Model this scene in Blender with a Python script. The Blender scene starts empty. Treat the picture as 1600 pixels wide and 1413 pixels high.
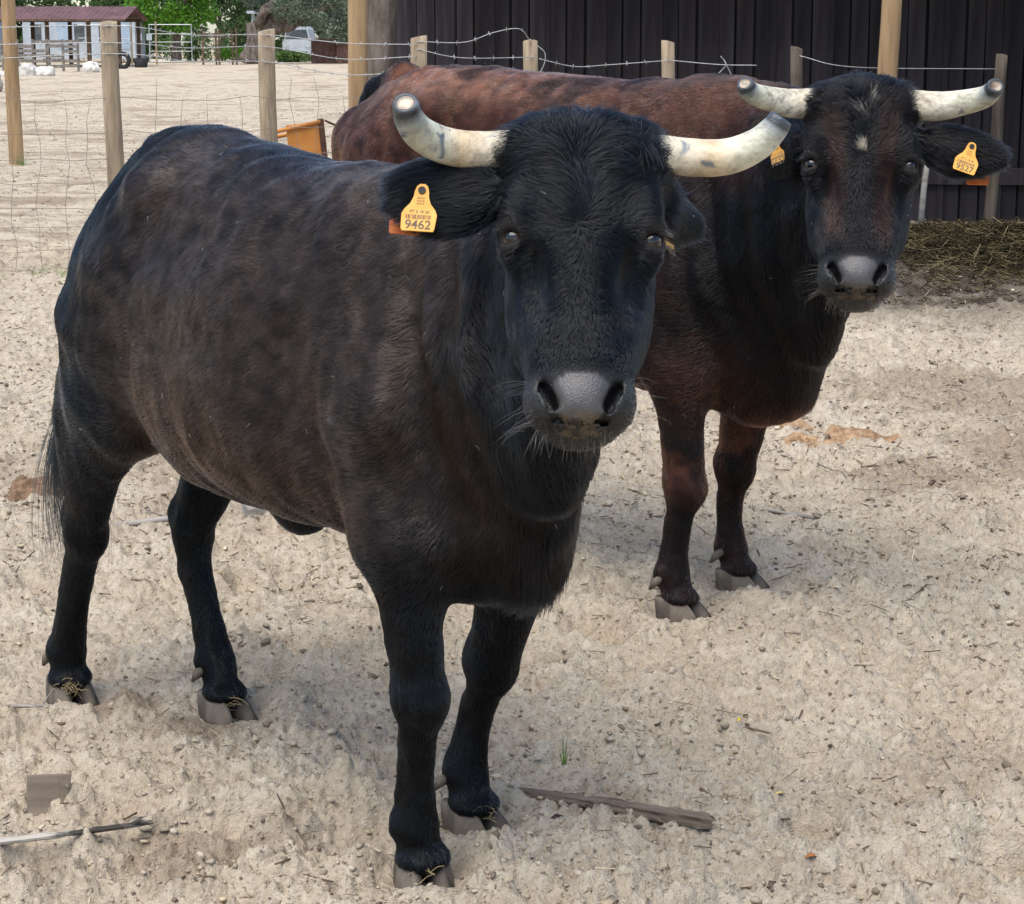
import bpy, math, random, time
import numpy as np
from mathutils import Vector, Matrix, noise as mnoise

R = math.radians
random.seed(7)
RNG = np.random.default_rng(11)
SC = bpy.context.scene
COL = SC.collection
T0 = time.time()

# ------------------------------------------------------------------ camera, sky, sun, exposure
cam_data = bpy.data.cameras.new('camera')
cam = bpy.data.objects.new('camera', cam_data)
COL.objects.link(cam)
cam_data.sensor_fit = 'HORIZONTAL'
cam_data.sensor_width = 36.0
cam_data.lens = 72.0
cam_data.clip_start = 0.05
cam_data.clip_end = 3000
cam.location = (0, 0, 1.6)
cam.rotation_euler = (R(90 - 11.594), 0, 0)
SC.camera = cam

SUN_EL, SUN_AZ = R(66), R(208)         # azimuth from +Y, clockwise seen from above
world = bpy.data.worlds.new('World')
SC.world = world
world.use_nodes = True
wn, wl = world.node_tree.nodes, world.node_tree.links
wn.clear()
sky = wn.new('ShaderNodeTexSky')
sky.sky_type = 'NISHITA'
sky.sun_disc = False
sky.sun_elevation = SUN_EL
sky.sun_rotation = SUN_AZ
sky.altitude = 50
sky.air_density = 1.0
sky.dust_density = 1.0
sky.ozone_density = 1.0
bgn = wn.new('ShaderNodeBackground')
bgn.inputs['Strength'].default_value = 0.085
won = wn.new('ShaderNodeOutputWorld')
wl.new(sky.outputs['Color'], bgn.inputs['Color'])
wl.new(bgn.outputs['Background'], won.inputs['Surface'])

sun_data = bpy.data.lights.new('sun', 'SUN')
sun_data.energy = 1.5
sun_data.angle = R(58)
sun_data.color = (1.0, 0.94, 0.84)
sun = bpy.data.objects.new('sun', sun_data)
COL.objects.link(sun)
_d = Vector((math.sin(SUN_AZ) * math.cos(SUN_EL), math.cos(SUN_AZ) * math.cos(SUN_EL), math.sin(SUN_EL)))
sun.rotation_euler = (-_d).to_track_quat('-Z', 'Y').to_euler()
sun.location = (0, 0, 30)

SC.view_settings.view_transform = 'Standard'
SC.view_settings.look = 'None'
SC.view_settings.gamma = 1.0
SC.view_settings.use_curve_mapping = False
SC.view_settings.exposure = 1.52
SC.cycles.max_bounces = 6
SC.cycles.diffuse_bounces = 3
SC.cycles.glossy_bounces = 3
SC.cycles.transmission_bounces = 3
SC.cycles.transparent_max_bounces = 6
SC.cycles.caustics_reflective = False
SC.cycles.caustics_refractive = False
SC.cycles.use_denoising = True

# ------------------------------------------------------------------ helpers
def tag(o, label=None, cat=None, group=None, kind=None):
    if label: o['label'] = label
    if cat: o['category'] = cat
    if group: o['group'] = group
    if kind: o['kind'] = kind
    return o

def empty(name, loc=(0, 0, 0), rz=0.0, parent=None):
    o = bpy.data.objects.new(name, None)
    COL.objects.link(o)
    o.location = loc
    o.rotation_euler = (0, 0, rz)
    o.empty_display_size = 0.1
    if parent: o.parent = parent
    return o

def mesh_np(name, v, f, smooth=True):
    """v (n,3); f (m,3) or (m,4) arrays or a list of faces"""
    me = bpy.data.meshes.new(name)
    v = np.asarray(v, np.float32)
    if isinstance(f, np.ndarray):
        k = f.shape[1]
        me.vertices.add(len(v)); me.vertices.foreach_set('co', v.ravel())
        me.loops.add(f.size); me.loops.foreach_set('vertex_index', f.ravel().astype(np.int32))
        me.polygons.add(len(f))
        me.polygons.foreach_set('loop_start', np.arange(0, f.size, k, dtype=np.int32))
        me.polygons.foreach_set('loop_total', np.full(len(f), k, np.int32))
        me.update(calc_edges=True)
        me.validate()
    else:
        me.from_pydata([tuple(map(float, p)) for p in v], [], [tuple(map(int, q)) for q in f])
    if smooth:
        me.polygons.foreach_set('use_smooth', np.ones(len(me.polygons), bool))
    return me

def obj(name, me, mat=None, parent=None, loc=None, rot=None):
    o = bpy.data.objects.new(name, me)
    COL.objects.link(o)
    if mat is not None and not me.materials: me.materials.append(mat)
    if parent: o.parent = parent
    if loc is not None: o.location = loc
    if rot is not None: o.rotation_euler = rot
    return o

class MB:
    """collects simple shapes into one mesh"""
    def __init__(s): s.v = []; s.f = []
    def add(s, v, f):
        n = len(s.v); s.v += [tuple(map(float, p)) for p in v]; s.f += [tuple(i + n for i in q) for q in f]
    def box(s, c, size, rot=None, jit=0.0):
        hx, hy, hz = [q / 2 for q in size]
        v = [Vector((x * hx, y * hy, z * hz)) for x in (-1, 1) for y in (-1, 1) for z in (-1, 1)]
        if jit: v = [p + Vector([random.uniform(-jit, jit) for _ in range(3)]) for p in v]
        if rot is not None: v = [rot @ p for p in v]
        v = [p + Vector(c) for p in v]
        s.add(v, [(0, 1, 3, 2), (4, 6, 7, 5), (0, 4, 5, 1), (2, 3, 7, 6), (0, 2, 6, 4), (1, 5, 7, 3)])
        return s
    def tube(s, pts, rad, n=8, caps=True, noise=0.0, flat=1.0):
        pts = [Vector(p) for p in pts]
        if not hasattr(rad, '__len__'): rad = [rad] * len(pts)
        v = []; f = []
        ref = Vector((0, 0, 1))
        t0 = (pts[1] - pts[0]).normalized()
        if abs(t0.dot(ref)) > .9: ref = Vector((1, 0, 0))
        side = t0.cross(ref).normalized()
        for i, p in enumerate(pts):
            t = (pts[min(i + 1, len(pts) - 1)] - pts[max(i - 1, 0)]).normalized()
            side = (side - t * side.dot(t)).normalized()
            up = t.cross(side)
            for k in range(n):
                a = 2 * math.pi * k / n
                r = rad[i] * (1 + (random.uniform(-noise, noise) if noise else 0))
                v.append(p + side * (math.cos(a) * r) + up * (math.sin(a) * r * flat))
        for i in range(len(pts) - 1):
            for k in range(n):
                a = i * n + k; b = i * n + (k + 1) % n
                f.append((a, b, b + n, a + n))
        if caps:
            f.append(tuple(range(n - 1, -1, -1))); f.append(tuple((len(pts) - 1) * n + k for k in range(n)))
        s.add(v, f); return s
    def build(s, name, mat, parent=None, smooth=False, loc=None, rot=None):
        return obj(name, mesh_np(name, s.v, s.f, smooth), mat, parent, loc, rot)

def bevel(o, w=0.004, seg=2):
    m = o.modifiers.new('edge', 'BEVEL'); m.width = w; m.segments = seg; m.limit_method = 'ANGLE'
    return o

# ------------------------------------------------------------------ value noise in numpy (for terrain, coats)
U = np.uint32
def vnoise(p, seed=0):
    p = np.asarray(p, np.float32)
    fl = np.floor(p); f = p - fl; f = f * f * (3 - 2 * f); i = fl.astype(np.int32).view(np.uint32)
    def hsh(ix, iy, iz):
        n = ix * U(374761393) + iy * U(668265263) + iz * U(2147483647) + U(seed * 974711 & 0xffffffff)
        n = (n ^ (n >> U(13))) * U(1274126177)
        n = (n ^ (n >> U(16))) * U(2246822519)
        return ((n ^ (n >> U(15))) & U(0xffff)).astype(np.float32) * np.float32(1 / 65535.0)
    r = 0
    for dx in (0, 1):
        wx = f[:, 0] if dx else 1 - f[:, 0]
        for dy in (0, 1):
            wy = f[:, 1] if dy else 1 - f[:, 1]
            for dz in (0, 1):
                wz = f[:, 2] if dz else 1 - f[:, 2]
                r = r + wx * wy * wz * hsh(i[:, 0] + U(dx), i[:, 1] + U(dy), i[:, 2] + U(dz))
    return r * 2 - 1

def fbm(p, octv=4, seed=0, gain=.5, lac=2.03):
    a = 1.0; s = 0; p = np.asarray(p, np.float32).copy()
    for k in range(octv):
        s = s + a * vnoise(p, seed + k * 17); p = p * lac + 3.7; a *= gain
    return s

# ------------------------------------------------------------------ materials
def new_mat(name):
    m = bpy.data.materials.new(name); m.use_nodes = True
    nt = m.node_tree; b = nt.nodes['Principled BSDF']
    return m, nt, b

def ramp(nt, fac, stops):
    r = nt.nodes.new('ShaderNodeValToRGB')
    e = r.color_ramp.elements
    while len(e) < len(stops): e.new(0.5)
    for q, (pos, col) in zip(e, stops):
        q.position = pos; q.color = (*col, 1) if len(col) == 3 else col
    nt.links.new(fac, r.inputs['Fac'])
    return r

def noise_node(nt, scale, detail=4, rough=.55, coord='Object', stretch=None, dist=0.0):
    tc = nt.nodes.new('ShaderNodeTexCoord')
    n = nt.nodes.new('ShaderNodeTexNoise')
    n.inputs['Scale'].default_value = scale; n.inputs['Detail'].default_value = detail
    n.inputs['Roughness'].default_value = rough; n.inputs['Distortion'].default_value = dist
    if stretch:
        mp = nt.nodes.new('ShaderNodeMapping'); mp.inputs['Scale'].default_value = stretch
        nt.links.new(tc.outputs[coord], mp.inputs['Vector']); nt.links.new(mp.outputs['Vector'], n.inputs['Vector'])
    else:
        nt.links.new(tc.outputs[coord], n.inputs['Vector'])
    return n

def bump(nt, b, height, strength=.4, dist=.01):
    bn = nt.nodes.new('ShaderNodeBump')
    bn.inputs['Strength'].default_value = strength; bn.inputs['Distance'].default_value = dist
    nt.links.new(height, bn.inputs['Height']); nt.links.new(bn.outputs['Normal'], b.inputs['Normal'])
    return bn

def simple_mat(name, c1, c2, scale=8, rough=.7, stretch=None, bs=.3, bd=.005, spec=.3, detail=5, lo=.35, hi=.65, metal=0.0):
    m, nt, b = new_mat(name)
    n = noise_node(nt, scale, detail, .6, stretch=stretch)
    r = ramp(nt, n.outputs['Fac'], [(lo, c1), (hi, c2)])
    nt.links.new(r.outputs['Color'], b.inputs['Base Color'])
    b.inputs['Roughness'].default_value = rough
    b.inputs['Specular IOR Level'].default_value = spec
    b.inputs['Metallic'].default_value = metal
    if bs: bump(nt, b, n.outputs['Fac'], bs, bd)
    return m
HRES = .0068
# ------------------------------------------------------------------ cattle: one continuous body each, grown as a smooth distance field
class Field:
    def __init__(s, lo, hi, h):
        s.h = h; s.lo = np.array(lo, np.float32)
        s.n = np.ceil((np.array(hi) - lo) / h).astype(int) + 1
        s.a = np.ones(tuple(s.n), np.float32)
        s.ax = [s.lo[i] + h * np.arange(s.n[i], dtype=np.float32) for i in range(3)]
    def sl(s, lo, hi):
        i0 = np.clip(np.floor((np.array(lo) - s.lo) / s.h).astype(int), 0, s.n - 1)
        i1 = np.clip(np.ceil((np.array(hi) - s.lo) / s.h).astype(int) + 1, 1, s.n)
        return tuple(slice(i0[k], i1[k]) for k in range(3))
    def pts(s, sl):
        return s.ax[0][sl[0]][:, None, None], s.ax[1][sl[1]][None, :, None], s.ax[2][sl[2]][None, None, :]
    def put(s, fn, lo, hi, k=.03, sub=False):
        m = k + 3 * s.h
        sl = s.sl(np.array(lo) - m, np.array(hi) + m)
        X, Y, Z = s.pts(sl)
        d = fn(X, Y, Z)
        b = s.a[sl]
        if sub:
            d = -d
            t = np.clip(.5 - .5 * (b - d) / k, 0, 1)
            s.a[sl] = b * (1 - t) + d * t + k * t * (1 - t)
        else:
            t = np.clip(.5 + .5 * (b - d) / k, 0, 1)
            s.a[sl] = b * (1 - t) + d * t - k * t * (1 - t)
    # --- primitives
    def seg(s, A, B, ra, rb, side=(0, 1, 0), k=.03, sub=False, cap=1.0, ret=False):
        """tapered limb with elliptical section; ra, rb = (half size along side, half size along the other cross axis)"""
        A = np.array(A, np.float32); B = np.array(B, np.float32)
        ra = np.array(ra if hasattr(ra, '__len__') else (ra, ra), np.float32); rb = np.array(rb if hasattr(rb, '__len__') else (rb, rb), np.float32)
        L = np.linalg.norm(B - A); t = (B - A) / L
        sd = np.array(side, np.float32); sd = sd - t * (sd @ t); sd /= np.linalg.norm(sd); u = np.cross(t, sd)
        def fn(X, Y, Z):
            dx, dy, dz = X - A[0], Y - A[1], Z - A[2]
            h = dx * t[0] + dy * t[1] + dz * t[2]
            hc = np.clip(h / L, 0, 1)
            qt = h - hc * L
            qs = dx * sd[0] + dy * sd[1] + dz * sd[2]
            qu = dx * u[0] + dy * u[1] + dz * u[2]
            rs = ra[0] + (rb[0] - ra[0]) * hc; ru = ra[1] + (rb[1] - ra[1]) * hc
            rt = np.minimum(rs, ru) * cap
            k0 = np.sqrt((qs / rs) ** 2 + (qu / ru) ** 2 + (qt / rt) ** 2) + 1e-6
            k1 = np.sqrt((qs / rs ** 2) ** 2 + (qu / ru ** 2) ** 2 + (qt / rt ** 2) ** 2) + 1e-6
            return k0 * (k0 - 1) / k1
        if ret: return fn
        m = max(ra.max(), rb.max())
        s.put(fn, np.minimum(A, B) - m, np.maximum(A, B) + m, k, sub)
    def ell(s, C, r, M=None, k=.03, sub=False):
        """ellipsoid; M rows are its axes"""
        C = np.array(C, np.float32); r = np.array(r, np.float32)
        M = np.eye(3, dtype=np.float32) if M is None else np.array(M, np.float32)
        def fn(X, Y, Z):
            dx, dy, dz = X - C[0], Y - C[1], Z - C[2]
            q = [(dx * M[i, 0] + dy * M[i, 1] + dz * M[i, 2]) for i in range(3)]
            k0 = np.sqrt(sum((q[i] / r[i]) ** 2 for i in range(3))) + 1e-6
            k1 = np.sqrt(sum((q[i] / r[i] ** 2) ** 2 for i in range(3))) + 1e-6
            return k0 * (k0 - 1) / k1
        s.put(fn, C - r.max(), C + r.max(), k, sub)
    def chain(s, P, Rd, side=(0, 1, 0), k=.03, kin=None):
        fns = [s.seg(P[i], P[i + 1], Rd[i], Rd[i + 1], side, ret=True) for i in range(len(P) - 1)]
        P = np.array(P, float); m = max(np.max(r) for r in Rd)
        def fn(X, Y, Z):
            d = fns[0](X, Y, Z)
            for g in fns[1:]:
                e = g(X, Y, Z); kk = .006
                t = np.clip(.5 + .5 * (d - e) / kk, 0, 1); d = d * (1 - t) + e * t - kk * t * (1 - t)
            return d
        s.put(fn, P.min(0) - m, P.max(0) + m, k)
    def loft(s, tab, k=.03):
        """barrel along x: rows (x, top, bottom, half width, egg); p-norm section, wider low when egg > 0"""
        tab = np.array(tab, np.float32)
        xs = tab[:, 0]
        def fn(X, Y, Z):
            x = np.clip(X, xs[0], xs[-1])
            def ip(c):                               # smooth interpolation along x
                xx = x.ravel(); return cubic(xs, tab[:, c], xx).reshape(x.shape).astype(np.float32)
            top, bot, w, egg = ip(1), ip(2), ip(3), ip(4)
            zc = (top + bot) / 2; hz = (top - bot) / 2
            v = (Z - zc) / hz
            ww = w * (1 - egg * np.clip(v, -1.2, 1.2) * .5)
            e = X - x
            q = (np.abs(Y / ww) ** 2.25 + np.abs(v) ** 2.25) ** (1 / 2.25) + 1e-6
            d = (q - 1) * np.minimum(ww, hz) * .95
            return np.sqrt(np.maximum(d, 0) ** 2 + e ** 2) + np.minimum(d, 0)
        s.put(fn, (xs[0], -tab[:, 3].max() * 1.2, tab[:, 2].min()), (xs[-1], tab[:, 3].max() * 1.2, tab[:, 1].max()), k)
    # --- surface
    def mesh(s):
        a = s.a; ins = a < 0
        nx, ny, nz = a.shape
        cnt = np.zeros((nx - 1, ny - 1, nz - 1), np.uint8)
        for dx in (0, 1):
            for dy in (0, 1):
                for dz in (0, 1):
                    cnt += ins[dx:nx - 1 + dx, dy:ny - 1 + dy, dz:nz - 1 + dz]
        act = (cnt > 0) & (cnt < 8)
        idx = -np.ones(act.shape, np.int32)
        ci = np.argwhere(act); idx[act] = np.arange(len(ci))
        acc = np.zeros((len(ci), 3)); num = np.zeros(len(ci))
        corners = [(dx, dy, dz) for dx in (0, 1) for dy in (0, 1) for dz in (0, 1)]
        val = {c: a[ci[:, 0] + c[0], ci[:, 1] + c[1], ci[:, 2] + c[2]].astype(np.float64) for c in corners}
        for c in corners:
            for ax in range(3):
                if c[ax]: continue
                c2 = list(c); c2[ax] = 1; c2 = tuple(c2)
                v0, v1 = val[c], val[c2]
                m = (v0 < 0) != (v1 < 0)
                t = v0[m] / (v0[m] - v1[m])
                p = np.tile(np.array(c, float), (m.sum(), 1)); p[:, ax] += t
                acc[m] += p; num[m] += 1
        v = (ci + acc / num[:, None]) * s.h + s.lo
        faces = []
        for ax in range(3):
            b, c = (ax + 1) % 3, (ax + 2) % 3
            sl0 = [slice(None)] * 3; sl1 = [slice(None)] * 3
            sl0[ax] = slice(0, -1); sl1[ax] = slice(1, None)
            A, B = ins[tuple(sl0)], ins[tuple(sl1)]
            e = np.argwhere(A != B)
            e = e[(e[:, b] > 0) & (e[:, c] > 0) & (e[:, b] < a.shape[b] - 1) & (e[:, c] < a.shape[c] - 1)]
            fl = A[e[:, 0], e[:, 1], e[:, 2]]
            def cell(ob, oc):
                q = e.copy(); q[:, b] -= ob; q[:, c] -= oc
                return idx[q[:, 0], q[:, 1], q[:, 2]]
            q = np.stack([cell(1, 1), cell(0, 1), cell(0, 0), cell(1, 0)], 1)
            q[~fl] = q[~fl][:, ::-1]
            faces.append(q)
        f = np.concatenate(faces)
        f = f[(f >= 0).all(1)]
        return v, f

def cubic(xs, ys, x):
    """monotone-ish cubic interpolation (Catmull-Rom slopes)"""
    xs = np.asarray(xs, float); ys = np.asarray(ys, float)
    m = np.gradient(ys, xs)
    i = np.clip(np.searchsorted(xs, x) - 1, 0, len(xs) - 2)
    h = xs[i + 1] - xs[i]; t = (x - xs[i]) / h
    return ((2 * t ** 3 - 3 * t ** 2 + 1) * ys[i] + (t ** 3 - 2 * t ** 2 + t) * h * m[i]
            + (-2 * t ** 3 + 3 * t ** 2) * ys[i + 1] + (t ** 3 - t ** 2) * h * m[i + 1])

def largest_shell(v, f):
    """keep only the biggest connected shell"""
    lab = np.arange(len(v))
    for _ in range(400):
        m = lab[f].min(1); new = lab.copy()
        for c in range(4): np.minimum.at(new, f[:, c], m)
        new = new[new]
        if (new == lab).all(): break
        lab = new
    u, n = np.unique(lab, return_counts=True)
    keep = lab == u[n.argmax()]
    mp = -np.ones(len(v), int); mp[keep] = np.arange(keep.sum())
    f = mp[f]; f = f[(f >= 0).all(1)]
    return v[keep], f

def smooth_mesh(v, f, it=3, lam=.5):
    e = np.concatenate([f[:, [0, 1]], f[:, [1, 2]], f[:, [2, 3]], f[:, [3, 0]]])
    deg = np.bincount(e.ravel(), minlength=len(v))[:, None]
    for j in range(it):
        for l in (lam, -lam * .93):
            acc = np.zeros_like(v)
            for k in range(3):
                acc[:, k] = np.bincount(e[:, 0], v[e[:, 1], k], len(v)) + np.bincount(e[:, 1], v[e[:, 0], k], len(v))
            v = v + l * (acc / deg - v)
    return v

def vert_normals(v, f):
    n = np.cross(v[f[:, 2]] - v[f[:, 0]], v[f[:, 3]] - v[f[:, 1]])
    vn = np.zeros_like(v)
    for c in range(4):
        for k in range(3): vn[:, k] += np.bincount(f[:, c], n[:, k], len(v))
    return vn / (np.linalg.norm(vn, axis=1, keepdims=True) + 1e-12)

def unit(a): return a / (np.linalg.norm(a, axis=-1, keepdims=True) + 1e-9)

class Frame:
    """head frame: s = animal's left, a = down the face from the poll, n = out of the forehead"""
    def __init__(s, P, yaw, tilt, roll, scale=1.0, ka=1.0):
        s.ka = ka
        nh = np.array([math.cos(yaw), math.sin(yaw), 0.0]); up = np.array([0, 0, 1.0])
        a = -up * math.cos(tilt) + nh * math.sin(tilt)
        n = nh * math.cos(tilt) + up * math.sin(tilt)
        sv = np.cross(up, nh)
        a, sv = a * math.cos(roll) + sv * math.sin(roll), sv * math.cos(roll) - a * math.sin(roll)
        s.P = np.array(P, float); s.a = a; s.n = n; s.s = sv; s.k = scale
        s.M = np.stack([sv, a, n])                    # rows
    def p(s, S, A, N): return s.P + s.k * (s.s * S + s.a * A * s.ka + s.n * N)
    def d(s, S, A, N): v = s.s * S + s.a * A + s.n * N; return v / np.linalg.norm(v)
    def inv(s, q): return (q - s.P) @ s.M.T / s.k / np.array([1, s.ka, 1])

def head_sdf(F, fr, c):
    k = fr.k; p = fr.p
    def seg(A, B, ra, rb, kk=.03, side=None, sub=False, cap=1.0):
        F.seg(p(*A), p(*B), np.array(ra) * k, np.array(rb) * k, fr.s if side is None else side, kk, sub, cap)
    def ell(C, r, kk=.03, M=None, sub=False):
        F.ell(p(*C), np.array(r) * k, fr.M if M is None else M, kk, sub)
    # skull: forehead, face, jaws; (half width, half depth)
    seg((0, .035, -.085), (0, .13, -.085), (.100, .073), (.106, .085), .05)
    seg((0, .12, -.085), (0, .22, -.09), (.104, .088), (.094, .084), .04)
    seg((0, .21, -.095), (0, .35, -.085), (.090, .078), (.066, .058), .05)
    seg((0, .34, -.085), (0, .47, -.080), (.066, .056), (.072, .054), .05)
    seg((0, .17, -.045), (0, .43, -.043), (.062, .044), (.042, .034), .035)   # nasal bridge
    ell((0, .500, -.080), (.073, .052, .061), .035)                       # muzzle
    ell((0, .445, -.038), (.050, .06, .03), .04)
    ell((0, .498, -.032), (.050, .037, .027), .022)                       # nose pad
    ell((0, .522, -.110), (.054, .032, .042), .03)                        # chin / lower lip
    seg((0, .30, -.165), (0, .48, -.125), (.07, .05), (.052, .035), .05)  # lower jaw
    ell((0, .030, -.080), (.104, .045, .062), .05)                        # poll
    for S in (-1, 1):
        ell((S * .073, .285, -.15), (.043, .115, .075), .05)              # cheek
        oc = np.array((S * .098, .200, -.058)); e = fr.d(S * .60, -.02, .80)
        ell(oc, (.034, .046, .038), .028)                                 # orbit
        ell((S * .092, .150, -.034), (.032, .042, .026), .03)             # brow
        ell((S * .088, .285, -.030), (.022, .060, .022), .03, sub=True)   # hollow below the eye
        ell((S * .060, .390, -.075), (.022, .075, .034), .04)             # cheek bone ridge
        ell((S * .053, .495, -.062), (.032, .039, .043), .022)            # nostril wing
        seg((S * .070, .020, -.080), (S * .112, .016, -.080), (.040, .040), (.033, .033), .03)  # horn root
        # nostril: comma, wide below, opening to the side
        seg((S * .053, .472, -.018), (S * .041, .510, -.014), (.0048, .030), (.0085, .034), .007, side=fr.d(1, .3 * S, .2 * S), sub=True)
        seg((S * .060, .470, -.028), (S * .054, .496, -.026), (.0050, .022), (.0070, .026), .007, side=fr.d(1, .3 * S, .4 * S), sub=True)
        # eye opening between the lids
        hz = unit(np.cross(fr.a, e)); oc_w = p(*oc); ev = np.stack([hz, unit(np.cross(e, hz)), e])
        F.ell(oc_w + e * .038 * k, np.array((.0205, .0125, .022)) * k, ev, .005, True)
        up = oc_w + e * .034 * k - fr.a * .0200 * k
        F.seg(up - hz * .020 * k + fr.a * .004 * k, up, .0065 * k, .0085 * k, fr.s, .008)
        F.seg(up, up + hz * .020 * k + fr.a * .004 * k, .0085 * k, .0065 * k, fr.s, .008)
        lo = oc_w + e * .029 * k + fr.a * .0200 * k
        F.seg(lo - hz * .016 * k, lo + hz * .016 * k, .0038 * k, .0038 * k, fr.s, .010)
    # mouth line
    F.seg(p(-.045, .532, -.050), p(.045, .532, -.050), (.028 * k, .0035 * k), (.028 * k, .0035 * k), fr.n, .006, True)

def ear_sdf(F, root, tip, wide, up, h, th=.012):
    """leaf-shaped cupped ear from root to tip; up = direction of its upper edge; the cup opens along root->tip x up"""
    root, tip, up = np.array(root), np.array(tip), np.array(up, float)
    t = tip - root; L = np.linalg.norm(t); t = t / L
    up = up - t * (up @ t); up /= np.linalg.norm(up); o = np.cross(t, up) * wide
    M = np.stack([t, up, o])
    F.seg(root - t * .02, root + t * L * .35, (.030, .030), (h * .55, .024), up, .025)
    C = root + t * L * .56
    def fn(X, Y, Z):
        dx, dy, dz = X - C[0], Y - C[1], Z - C[2]
        q = [(dx * M[i, 0] + dy * M[i, 1] + dz * M[i, 2]) for i in range(3)]
        u = q[0] / (L * .50)
        hh = h * np.sqrt(np.clip(1 - np.abs(u - .12) ** 2.6, .02, 1)) * (1 - .10 * u)
        v = q[1] / hh
        bowl = .022 * (1 - np.clip(v * v, 0, 1.3)) + .010 * u * u           # cupped leaf
        dz_ = np.abs(q[2] + bowl) - th * (1 - .35 * np.clip(np.abs(v), 0, 1))
        de = (np.sqrt(u * u * .6 + v * v + 1e-6) - 1) * h
        de = np.maximum(de, (np.abs(u) - 1) * L * .5)
        kk = .008
        t_ = np.clip(.5 + .5 * (dz_ - de) / kk, 0, 1)
        return (de * (1 - t_) + dz_ * t_ + kk * t_ * (1 - t_)) * .8
    F.put(fn, C - L * .7, C + L * .7, .018)

def fore_leg(F, j, y, c, k=1.0):
    """j: list of (x, z) elbow, forearm, knee, below knee, cannon, fetlock, pastern ; y lateral at elbow and foot"""
    ys = np.linspace(y[0], y[1], len(j))
    P = [(a, b, z) for (a, z), b in zip(j, ys)]
    rad = [(.075, .105), (.058, .070), (.050, .052), (.034, .036), (.0285, .033), (.043, .046), (.040, .042)]
    F.chain(P, [np.array(r) * k * .94 for r in rad], k=.06, kin=.03)
    kx, ky, kz = P[2]
    F.ell((kx + .010, ky, kz - .008), np.array((.043, .047, .056)) * k, k=.022)     # knee cap
    F.ell((kx - .012, ky, kz + .01), np.array((.045, .044, .05)) * k, k=.03)
    F.seg((P[3][0] - .026, P[3][1], P[3][2]), (P[5][0] - .028, P[5][1], P[5][2] + .03), (.020, .016), (.023, .018), k=.022)  # tendon
    F.ell((P[5][0] - .018, P[5][1], P[5][2]), (.034, .042, .036), k=.02)
    F.ell((P[6][0] + .012, P[6][1], P[6][2] - .012), (.05, .052, .026), k=.02)     # coronet
    F.seg((kx + .030, ky + .020, kz + .03), (kx + .024, ky + .022, kz - .035), (.010, .010), (.010, .010), k=.012)
    F.seg((kx + .030, ky - .020, kz + .03), (kx + .024, ky - .022, kz - .035), (.010, .010), (.010, .010), k=.012)
    for s_ in (-1, 1):
        F.seg((P[3][0] - .010, P[3][1] + s_ * .034, P[3][2] - .03), (P[5][0] - .012, P[5][1] + s_ * .040, P[5][2] + .04), (.006, .008), (.005, .007), k=.012, sub=True)
    return P

def hind_leg(F, j, y, c, k=1.0):
    """j: stifle, gaskin, hock, below hock, cannon, fetlock, pastern"""
    ys = y if len(y) == len(j) else np.linspace(y[0], y[1], len(j))
    P = [(a, b, z) for (a, z), b in zip(j, ys)]
    rad = [(.085, .135), (.060, .092), (.040, .058), (.035, .046), (.031, .038), (.043, .046), (.040, .042)]
    F.chain(P, [np.array(r) * k * .96 for r in rad], k=.08, kin=.03)
    hx, hy, hz = P[2]
    gx, gz = P[1][0], P[1][2]
    F.seg((gx - .075, P[1][1], gz + .03), (hx - .052, hy, hz + .035), (.022, .022), (.016, .018), k=.03)   # hamstring
    F.ell((hx - .048, hy, hz + .030), (.026, .024, .034), k=.03)                      # point of hock
    F.ell((hx + .012, hy, hz), (.042, .046, .055), k=.03)
    F.seg((P[3][0] - .034, P[3][1], P[3][2]), (P[5][0] - .028, P[5][1], P[5][2] + .03), (.020, .017), (.022, .018), k=.022)
    F.ell((P[5][0] - .018, P[5][1], P[5][2]), (.034, .042, .036), k=.02)
    F.ell((P[6][0] + .012, P[6][1], P[6][2] - .012), (.05, .052, .026), k=.02)
    return P

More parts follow.
